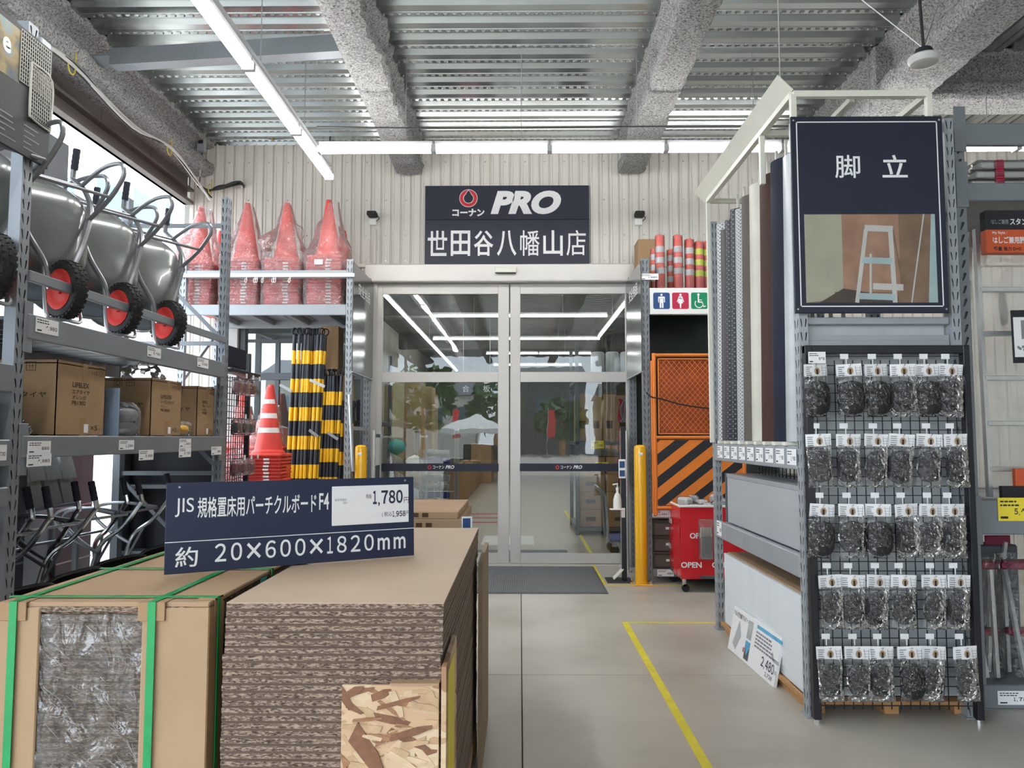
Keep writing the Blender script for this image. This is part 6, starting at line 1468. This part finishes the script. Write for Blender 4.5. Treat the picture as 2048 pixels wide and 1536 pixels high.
for i in range(6): carton('carton', 'carton on the far right store rack, %s from the doors' % ORD[i], 2.35, 3.0, 14.2 + i * 1.5, 15.3 + i * 1.5, 1.202, 1.8 + .1 * (i % 3), 'card' if i % 2 else 'cardL', 'cartons on the far right rack', False)
# platform truck
t = thing('platform_truck', 'blue platform truck with folded grey handle inside the doors', 'hand truck', (1.45, 10.2, 0))
MB().bbox(-.30, .35, -.25, .25, .17, .22, .015).build('deck', 'pblue', t)
MB().tube(curve([(-.32, -.2, .2), (-.34, -.2, .6), (-.37, -.2, .78), (-.45, -.15, .86), (-.45, .15, .86), (-.37, .2, .78), (-.34, .2, .6), (-.32, .2, .2)]), .018, 8).build('handle', 'steel', t, True)
for x in (-.24, .28):
    for y in (-.18, .18): MB().lathe([(.06, -.018), (.06, .018)], 18, (x, y, .06), 'y').build('wheel', 'rubber', t, True); MB().bbox(x - .03, x + .03, y - .025, y + .025, .1, .17, .003).build('caster_fork', 'steel', t)
# hanging cord packs
t = thing('cord_display', 'narrow black display of hanging cords inside the right door', 'display', (1.55, 10.9, 0)); MB().bbox(-.02, .02, -.3, .3, 0, 2.2, .004).build('board', 'black', t); MB().bbox(-.12, .12, -.32, .32, 0, .05, .004).build('base', 'black', t)
for i in range(8):
    o = MB(); rr = random.Random(i)
    for k in range(10): a = rr.uniform(0, 6.28); o.tube(curve([(rr.uniform(-.05, .05), rr.uniform(-.05, .05), 0), (rr.uniform(-.07, .07), rr.uniform(-.07, .07), -.15), (rr.uniform(-.05, .05), rr.uniform(-.05, .05), -.34)], 3), .011, 5)
    o = o.build('cord_pack', ['inkgrey', 'sred', 'black', 'dashy'][i % 4], None, True); o.location = (1.45, 10.72 + .3 * (i % 2), 2.05 - (i // 2) * .42); tag(o, '%s hanging cord pack inside the right door, tier %s' % (['grey', 'dark red', 'black', 'orange red'][i % 4], ['one', 'two', 'three', 'four'][i // 2]), 'cord', 'hanging cord packs')
# left side shelves and cages
gondola('dark shelf rack inside the store, left of the doors', -3.4, -2.2, 11.6, 13.2, (.12, 1.0, 1.75), 2.9)
tag(MB().bbox(-2.35, -2.2, 13.3, 14.6, .0, 2.6, .004).build('tan_board', 'tan'), 'large tan board standing inside the store behind the glass', 'board')
for i, (x, y, h) in enumerate(((-2.05, 15.6, 2.65), (-1.95, 16.6, 2.6), (-2.0, 17.6, 2.5))): carton('carton', 'tall upright carton inside the store left aisle, %s from the doors' % ORD[i], x - .3, x + .05, y, y + .7, 0, h, 'card' if i != 1 else 'cardL', 'upright cartons on the left aisle')
for i in range(5): carton('carton', 'long carton low on the left aisle of the store, %s from the doors' % ORD[i], -1.75, -1.28, 18.8 + i * 1.3, 20.0 + i * 1.3, 0, .75 + .06 * (i % 2), 'card', 'long cartons on the left aisle')
for i in range(3): carton('carton', 'pale carton stacked in the store mid aisle, %s from the doors' % ORD[i], -1.62, -.95, 25.6 + i * .9, 26.4 + i * .9, 0, 1.3 - .2 * i, 'cardL', 'pale cartons mid aisle')
def cage(label, x0, x1, y0, y1, h):
    t = thing('roll_cage', label, 'roll cage', ((x0 + x1) / 2, (y0 + y1) / 2, 0), 0, 'roll cages in the store')
    MB().bbox(x0, x1, y0, y1, .14, .17, .004).build('base', 'steel', t, world=True)
    for x in (x0, x1):
        MB().tube(curve([(x, y0, .17), (x, y0, h - .1), (x, y0 + .08, h), (x, y1 - .08, h), (x, y1, h - .1), (x, y1, .17)], 4), .016, 8).build('side_frame', 'steel', t, True, True)
        for k in range(1, 5): MB().tube([(x, y0 + (y1 - y0) * k / 5, .17), (x, y0 + (y1 - y0) * k / 5, h)], .006, 6).build('bar', 'steel', t, world=True)
    for z in (.5, 1.0): MB().tube([(x0, y0, z), (x1, y0, z)], .008, 6).build('front_rail', 'steel', t, world=True)
    for k in range(7): x = x0 + (x1 - x0) * k / 6; MB().tube([(x, y0, .17), (x, y0, 1.0)], .006, 6).build('bar', 'steel', t, world=True)
    for x in (x0 + .07, x1 - .07):
        for y in (y0 + .07, y1 - .07): MB().lathe([(.055, -.015), (.055, .015)], 14, (x, y, .055), 'y').build('wheel', 'rubber', t, world=True); MB().bbox(x - .02, x + .02, y - .02, y + .02, .1, .14, .002).build('caster_fork', 'steel', t, world=True)
cage('roll cage of grey tarpaulins inside the left door', -1.98, -1.22, 14.4, 15.3, 1.62); cage('roll cage of mesh bags near the left door jamb', -2.15, -1.55, 12.0, 12.8, 1.5)
rr = random.Random(6)
for i in range(7):
    o = MB().tube(curve([(0, 0, 0), (.2, .0, .02), (.55, .02, .0)], 4), [.07 + .012 * math.sin(k * 2 + i) for k in range(9)], 10).build('tarpaulin_roll', ['tarp', 'tarpblue', 'tarp', 'rolls'][i % 4], None, True); o.location = (-1.88, 14.52 + .16 * (i % 2), .26 + .155 * i); tag(o, 'folded %s tarpaulin in the roll cage, %s from the bottom' % (['grey', 'blue', 'dark grey', 'pale'][i % 4], ORD[i]), 'tarpaulin', 'tarpaulins in the roll cage')
for i in range(3):
    o = MB().lathe([(.13, 0), (.14, .3), (.12, .33), (0, .33)], 18).build('blue_bucket', 'tarpblue', None, True); o.location = (-3.0 + i * .29, 12.0, 1.752); tag(o, 'blue drum on the left store shelf, %s from the window side' % ORD[i], 'drum', 'blue drums in the store')
cols = ['tarp', 'cream', 'teal', 'rolls', 'white', 'cardL']
for i in range(9):
    o = MB().grid(lambda u, v: ((.15 + .03 * noise.noise(V((u * 4, v * 4, i)))) * cos(u * 6.2832) * sin(pi * v) ** .6, (.15) * sin(u * 6.2832) * sin(pi * v) ** .6, .27 * v), 16, 8).build('mesh_bag', cols[i % 6], None, True); o.location = (-2.0 + .3 * (i % 2), 12.3 + .1 * (i % 3), .172 + .26 * (i // 2)); tag(o, 'stuffed mesh bag in the near roll cage, %s from the bottom' % ORD[i], 'bag', 'bags in the near roll cage')
t = flat('hanging_sign', 'dark green hanging sign over the store aisle', 'sign', (-1.58, 20, 2.62), (1, 0, 0), (0, 0, 1)); MB().bbox(0, .9, 0, .3, -.02, 0, .004).build('panel', 'dgreen', t); text(t, '合', .08, .06, .18, .18, 'letter', .001, .01); text(t, '板', .62, .06, .18, .18, 'letter', .001, .01)
for x in (.1, .8): MB().tube([(x, .3, -.01), (x, 2.38, -.01)], .006, 6).build('hanging_wire', 'steel', t)
for i in range(3): tag(MB().box(-.95, -.28, 13.7 + i * .75, 13.85 + i * .75, 0, .0015).build('floor_stripe', 'sred'), 'dark red floor stripe inside the store, %s from the doors' % ORD[i], 'floor marking', 'red floor stripes')
tag(MB().box(-.55, .20, 10.9, 11.9, 0, .0015).build('floor_sticker', 'white'), 'white rectangular floor sticker inside the doors', 'floor marking')

for o in bpy.data.objects:
    if o.type == 'MESH' and o.parent and o.name.split('.')[0] == 'print': o['kind'] = 'stuff'
